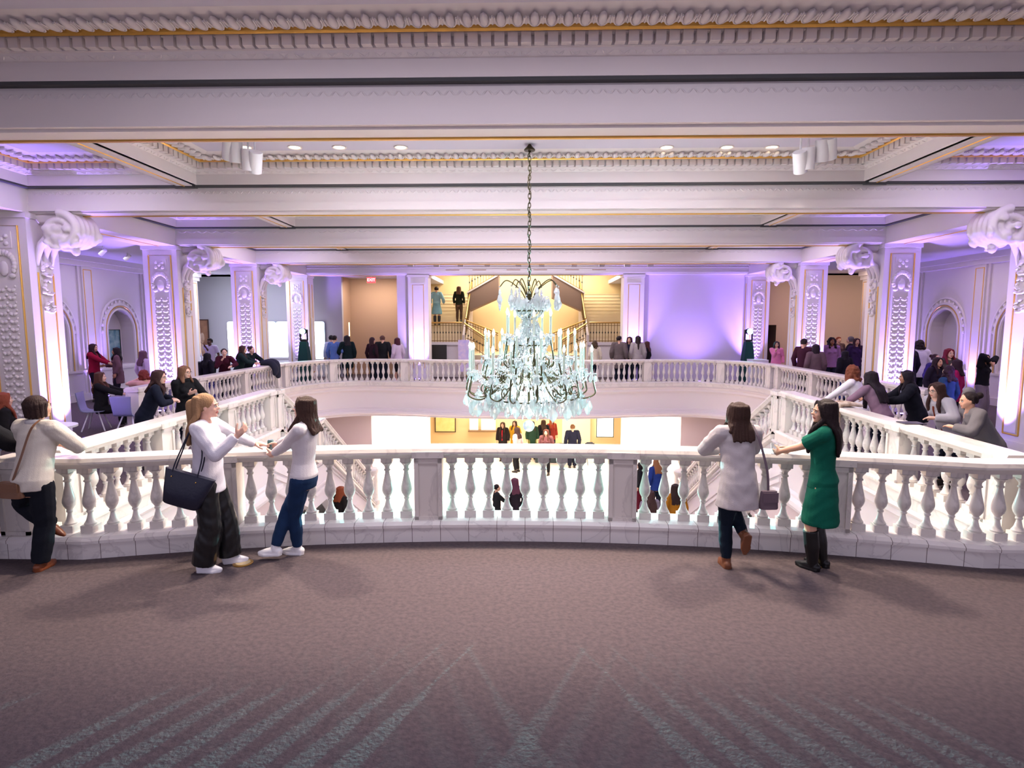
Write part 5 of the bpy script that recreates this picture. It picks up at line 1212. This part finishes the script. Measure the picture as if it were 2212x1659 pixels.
# ---------------------------------------------------------------- far rail
FARY = 23.0
def far(px, py, yaw, label, D=FARY, **k):
    k.setdefault('det', 1)
    return person(label, **at_head(px, py, D, 0, yaw), yaw=yaw, **k)
far(722, 716, -15, 'man in a blue shirt seen from behind at the far rail', male=True, hair=('man', (34, 26, 26)), top=((84, 106, 168), 'long', -.08, .016), bottom=((30, 30, 44), 'straight'), rh=(.17, .12, .60))
far(715, 722, 30, 'person half hidden behind the blue shirt, light top and dark hair', D=23.5, hair=('man', (26, 22, 24)), top=((190, 200, 220), 'long', -.06, .012))
far(749, 718, 30, 'long-haired person in a dark coat with pale hood, next to the blue shirt', hair=('long', (30, 24, 28), .10), top=((16, 30, 34), 'long', -.2, .024), scarf=(190, 180, 210), lh=(-.16, .14, .58))
far(804, 728, -25, 'person with a dark ponytail in a maroon top, left of the broad black shirt', hair=('tail', (48, 24, 32), .04, .10), top=((44, 22, 32), 'long', -.06, .013))
far(826, 719, 5, 'broad man in a black shirt seen from behind at the far rail', male=True, hair=('man', (84, 56, 48)), top=(BL, 'long', -.08, .022), lh=(-.17, .02, .53), rh=(.17, .02, .53))
far(858, 729, 50, 'person with dark red bobbed hair in a patterned blouse at the far rail', hair=('bob', (66, 26, 38), .045), top=((190, 170, 190), 'long', -.04, .014), bottom=((20, 18, 22), 'skirt', 'c', .25, .02))
far(1285, 736, 12, 'person with fluffy brown hair in a cream top, just right of the chandelier', hair=('curly', (72, 56, 40), .05), top=((206, 194, 170), 'long', -.06, .014))
far(1338, 725, -20, 'man with short dark hair in a grey coat at the far rail', male=True, hair=('man', (34, 24, 24)), top=((96, 84, 84), 'long', -.2, .024), head=(-30, 0, 0))
far(1360, 727, 160, 'person in navy facing the camera between the grey coat and the blazer', D=23.5, hair=('long', (66, 40, 40), .08), top=((30, 28, 48), 'long', -.1, .014))
far(1378, 725, 0, 'person with a very long dark ponytail in a light grey blazer', hair=('tail', (44, 34, 34), .05, .26), top=((162, 152, 150), 'long', -.08, .022))
far(1398, 737, 60, 'person with long brown hair in black at the right end of the far group', D=23.3, hair=('long', (74, 42, 38), .13), top=((26, 24, 28), 'long', -.06, .013))
person('person in a light blue belted dress climbing the left yellow stair', pos=(atD(944, 700, 27.1).x, 27.1, 2.3), h=1.78, yaw=0, skin=LIGHT, hair=('bun', (46, 30, 26)), top=((140, 178, 186), 'long', .05, .02), bottom=((120, 160, 166), 'dress', 'c', .28, .05), shoes=((24, 22, 24), 'tallboot'), rh=(.17, .1, .58), lh=(-.17, .1, .58), det=1)
person('person in a dark green top and brown trousers climbing the left yellow stair', pos=(atD(992, 700, 27.3).x, 27.3, 2.45), h=1.66, yaw=-4, skin=LIGHT, hair=('long', (104, 72, 48), .12), top=((40, 44, 30), 'long', -.04, .014), bottom=((84, 62, 44), 'slim'), det=1)
# ---------------------------------------------------------------- right side groups
far(1678, 737, 165, 'person with a dark bob in a pink dress by the dark doorway', D=22, hair=('bob', (60, 36, 48), .05), top=((226, 130, 170), 'long', -.1, .014), bottom=((226, 130, 170), 'dress', 'c', .2, .04), rh=(.03, .11, .78))
far(1738, 722, -60, 'man with short dark hair in a dark maroon shirt at the right rail', D=18.5, male=True, hair=('man', (40, 24, 28)), top=((60, 26, 44), 'long', -.1, .018), rh=(.10, .26, .64))
far(1763, 743, -10, 'person in a taupe coat with dark hair seen from behind, next to the maroon shirt', D=17.9, hair=('bob', (34, 22, 34), .05), top=((96, 74, 84), 'long', -.15, .024))
far(1797, 729, 170, 'person with a big dark curly hairdo in a sparkly lilac top facing the camera', D=20.3, hair=('curly', (34, 18, 28), .07), skin=BROWN_S, top=((150, 110, 150), 'long', -.06, .02))
far(1826, 757, 10, 'person with black hair in a black coat seen from behind, right of the taupe coat', D=17.8, hair=('long', (22, 14, 26), .08), top=((26, 22, 34), 'long', -.12, .026), bottom=((70, 90, 160), 'straight'))
far(1812, 727, 180, 'person with auburn hair far behind the group at the right', D=23.4, hair=('man', (120, 60, 40)), top=((90, 70, 70), 'long', -.06, .014), det=0)
far(1838, 726, 60, 'grey haired person in a dark jacket at the right of the group', D=21.6, hair=('short', (104, 96, 100), .0), top=((36, 26, 44), 'long', -.1, .02))
far(1851, 730, 170, 'person half hidden by the second right pillar in a dark blouse', D=21.0, hair=('long', (60, 30, 44), .08), top=((52, 34, 72), 'long', -.06, .014))
person('person with curly copper hair and white sleeves reaching over the right rail', **at_head(1838, 792, 10.45, 0, 40, kind='lean', h=1.64), yaw=40, skin=PALE, hair=('curly', (112, 60, 42), .05), top=((232, 226, 234), 'long', -.06, .011), head=(-60, 0, 0), glasses=True, **rail(lh=(-.16, .34, .56), rh=(.02, .26, .66)))
person('person with very long straight black hair seen from behind at the right rail', **at_head(1898, 806, 9.7, 0, -14, kind='lean', h=1.64), yaw=20, skin=MID, hair=('long', (30, 20, 28), .26), top=((132, 104, 124), 'long', -.06, .012), **rail())
person('person with long black hair in a black and white varsity jacket at the right rail', **at_head(1952, 803, 9.75, 0, 70, kind='lean', h=1.62), yaw=70, skin=MID, hair=('long', (28, 20, 30), .14), top=((24, 24, 34), 'long', -.06, .022), open_coat=((190, 186, 210), .03), **rail())
person('person with glasses in a grey cardigan over rust, sipping at the right rail', **at_head(2014, 832, 8.3, 0, 100, kind='lean', h=1.60), yaw=100, skin=PALE, hair=('long', (62, 40, 36), .15), top=((168, 164, 172), 'long', -.06, .020), open_coat=((112, 50, 32), .026), glasses=True, **rail(rh=(.02, .16, .78), rpn=(0, -1, 0), lh=(-.10, .27, .65)))
person('person with a dark bun in a grey sweater leaning on the right rail', **at_head(2078, 853, 7.45, 0, 78, kind='lean', h=1.58), yaw=78, skin=LIGHT, hair=('bun', (34, 24, 26)), top=((108, 104, 108), 'long', -.06, .020), **rail(rh=(.02, .18, .80), rpn=(0, 0, -1), lh=(-.06, .30, .66)))
far(1966, 738, 20, 'person in a dark jacket with long black hair, right of the second pillar', D=16.4, hair=('long', (24, 16, 30), .10), top=((30, 24, 48), 'long', -.12, .022))
far(1987, 735, 0, 'person in a white hoodie with dark curls seen from behind', D=17.0, male=True, hair=('curly', (34, 22, 30), .0), top=((206, 200, 222), 'long', -.08, .026), scarf=(214, 208, 228))
far(2021, 764, -165, 'person with hair pulled back and a lilac collar behind the dark haired friend', D=15.0, hair=('bun', (62, 38, 50)), skin=PALE, top=((56, 46, 110), 'long', -.06, .016), scarf=(176, 160, 210))
far(2051, 752, 175, 'person with bright red hair and fringe facing the camera, right', D=14.6, hair=('long', (112, 26, 44), .11), skin=PALE, top=((74, 70, 66), 'long', -.08, .016))
far(2026, 771, -170, 'smiling person with long dark hair in a black floral top', D=13.4, hair=('long', (40, 20, 32), .13), skin=LIGHT, top=((34, 26, 44), 'long', -.06, .014))
far(2050, 790, 20, 'person with curly dark hair in a blue denim top seen from behind', D=11.6, hair=('curly', (50, 28, 44), .07), top=((36, 62, 98), 'long', -.06, .014))
far(2068, 776, 40, 'person with dark hair in a magenta top with a bag, right of the denim top', D=12.6, hair=('long', (44, 22, 36), .10), top=((150, 22, 82), 'long', -.08, .018))
person('person in black sweater and wide grey trousers, hands to the face, right aisle', **at_head(2127, 764, 14.6, 0, -160), yaw=-150, skin=LIGHT, hair=('long', (30, 22, 30), .08), top=((24, 22, 30), 'long', .0, .018), bottom=((128, 116, 128), 'wide'), shoes=((22, 20, 22), 'boot'), rh=(.06, .10, .88), rpn=(0, -1, 0), lh=(-.07, .10, .86), lpn=(0, -1, 0), head=(-20, 0, 0))
# scarf over the right rail
m = MB()
for k in (-.09, -.03, .03, .09):
    limb(m, [Vector((.16, k, .03)), Vector((.0, k, .05)), Vector((-.19, k, .02)), Vector((-.215, k*1.1, -.2)), Vector((-.21, k*.8, -.44))], [.03, .035, .045, .05, .04])
me = remesh(m, .015, 1, 'scarf'); me.materials.append(mat('plaid_wool', (150, 120, 96), .95, mix=(222, 206, 190), mscale=9, bump=.4, bscale=80))
link('scarf', me, None, (XI, 9.45, Z1), label='brown and cream plaid scarf hanging over the right rail', category='scarf')
# ---------------------------------------------------------------- lower hall people
def low(px, py, D, yaw, label, **k):
    return person(label, **at_head(px, py, D, LOW, yaw), yaw=yaw, det=k.pop('det', 0), **k)
def lowf(px, D, yaw, label, h=1.7, **k):
    return person(label, pos=(atD(px, 900, D).x, D, LOW), h=h, yaw=yaw, det=0, **k)
lowf(1086, 25.6, 170, 'person in a black jacket over red in the lower room', 1.78, top=((34, 28, 28), 'long', -.1, .02), open_coat=((170, 24, 40), .03), bottom=(BL, 'slim'))
lowf(1112, 26.2, 160, 'person in a mustard coat in the lower room', 1.74, top=((196, 150, 40), 'long', -.2, .02), bottom=((90, 70, 50), 'slim'))
lowf(1150, 26.0, 190, 'person in dark green with olive trousers in the lower room', 1.76, top=((40, 66, 50), 'long', -.1, .018), bottom=((120, 118, 66), 'wide'))
lowf(1174, 26.4, 10, 'person in black seen from behind in the lower room', 1.76, top=(BL, 'long', -.12, .02), bottom=(BL, 'straight'))
lowf(1192, 27.0, 200, 'person in a red-brown top at the back of the lower room', 1.72, top=((140, 50, 40), 'long', -.1, .018), hair=('long', (150, 80, 40), .15))
low(1117, 922, 23.6, 60, 'person with long dark hair in a pinkish tweed jacket under the far rail', hair=('long', (50, 32, 30), .13), top=((190, 160, 160), 'long', -.08, .02), bottom=(BL, 'slim'), det=1)
low(1180, 926, 23.2, 165, 'person with long brown hair in a mauve-brown sweater facing the camera below', hair=('long', (84, 46, 36), .15), top=((110, 70, 72), 'long', -.08, .02), bottom=(BL, 'slim'), det=1)
low(1237, 913, 24.4, 5, 'man in a dark navy suit standing at the lower room table', male=True, hair=('man', (110, 76, 50)), top=((26, 28, 44), 'long', -.12, .02), bottom=((22, 24, 38), 'straight'), det=1)
low(1073, 1047, 16.4, -80, 'person in black with dark hair tied back on the lower floor', hair=('bun', (24, 18, 20)), top=(BL, 'long', -.1, .015), rh=(.05, .25, .62), det=1)
low(1112, 1032, 16.2, 20, 'person with long plum hair in black on the lower floor', hair=('long', (84, 44, 60), .14), top=((34, 26, 34), 'long', -.08, .015), det=1)
low(1384, 998, 18.6, 70, 'person with long dark hair in black and burgundy on the lower floor, right', hair=('long', (30, 22, 24), .16), top=(BL, 'long', -.08, .015), bottom=((90, 20, 36), 'wide'), det=1)
low(1420, 986, 18.2, 15, 'person with long light brown hair in a blue top on the lower floor', hair=('long', (130, 86, 56), .14), top=((34, 54, 120), 'long', -.06, .015), det=1)
low(1460, 1036, 15.2, 0, 'person with dark hair in a mustard top near the right stair foot', hair=('long', (40, 24, 24), .17), top=((150, 96, 24), 'long', -.08, .018), det=1)
low(1404, 1058, 14.6, 20, 'person with very long brown hair in grey near the right stair foot', hair=('long', (60, 40, 40), .2), top=((120, 110, 124), 'long', -.08, .018), det=1)
low(735, 1050, 15.0, -30, 'person with red-brown hair in black near the left stair foot', hair=('long', (120, 56, 30), .10), top=((30, 24, 26), 'long', -.1, .018), det=1)
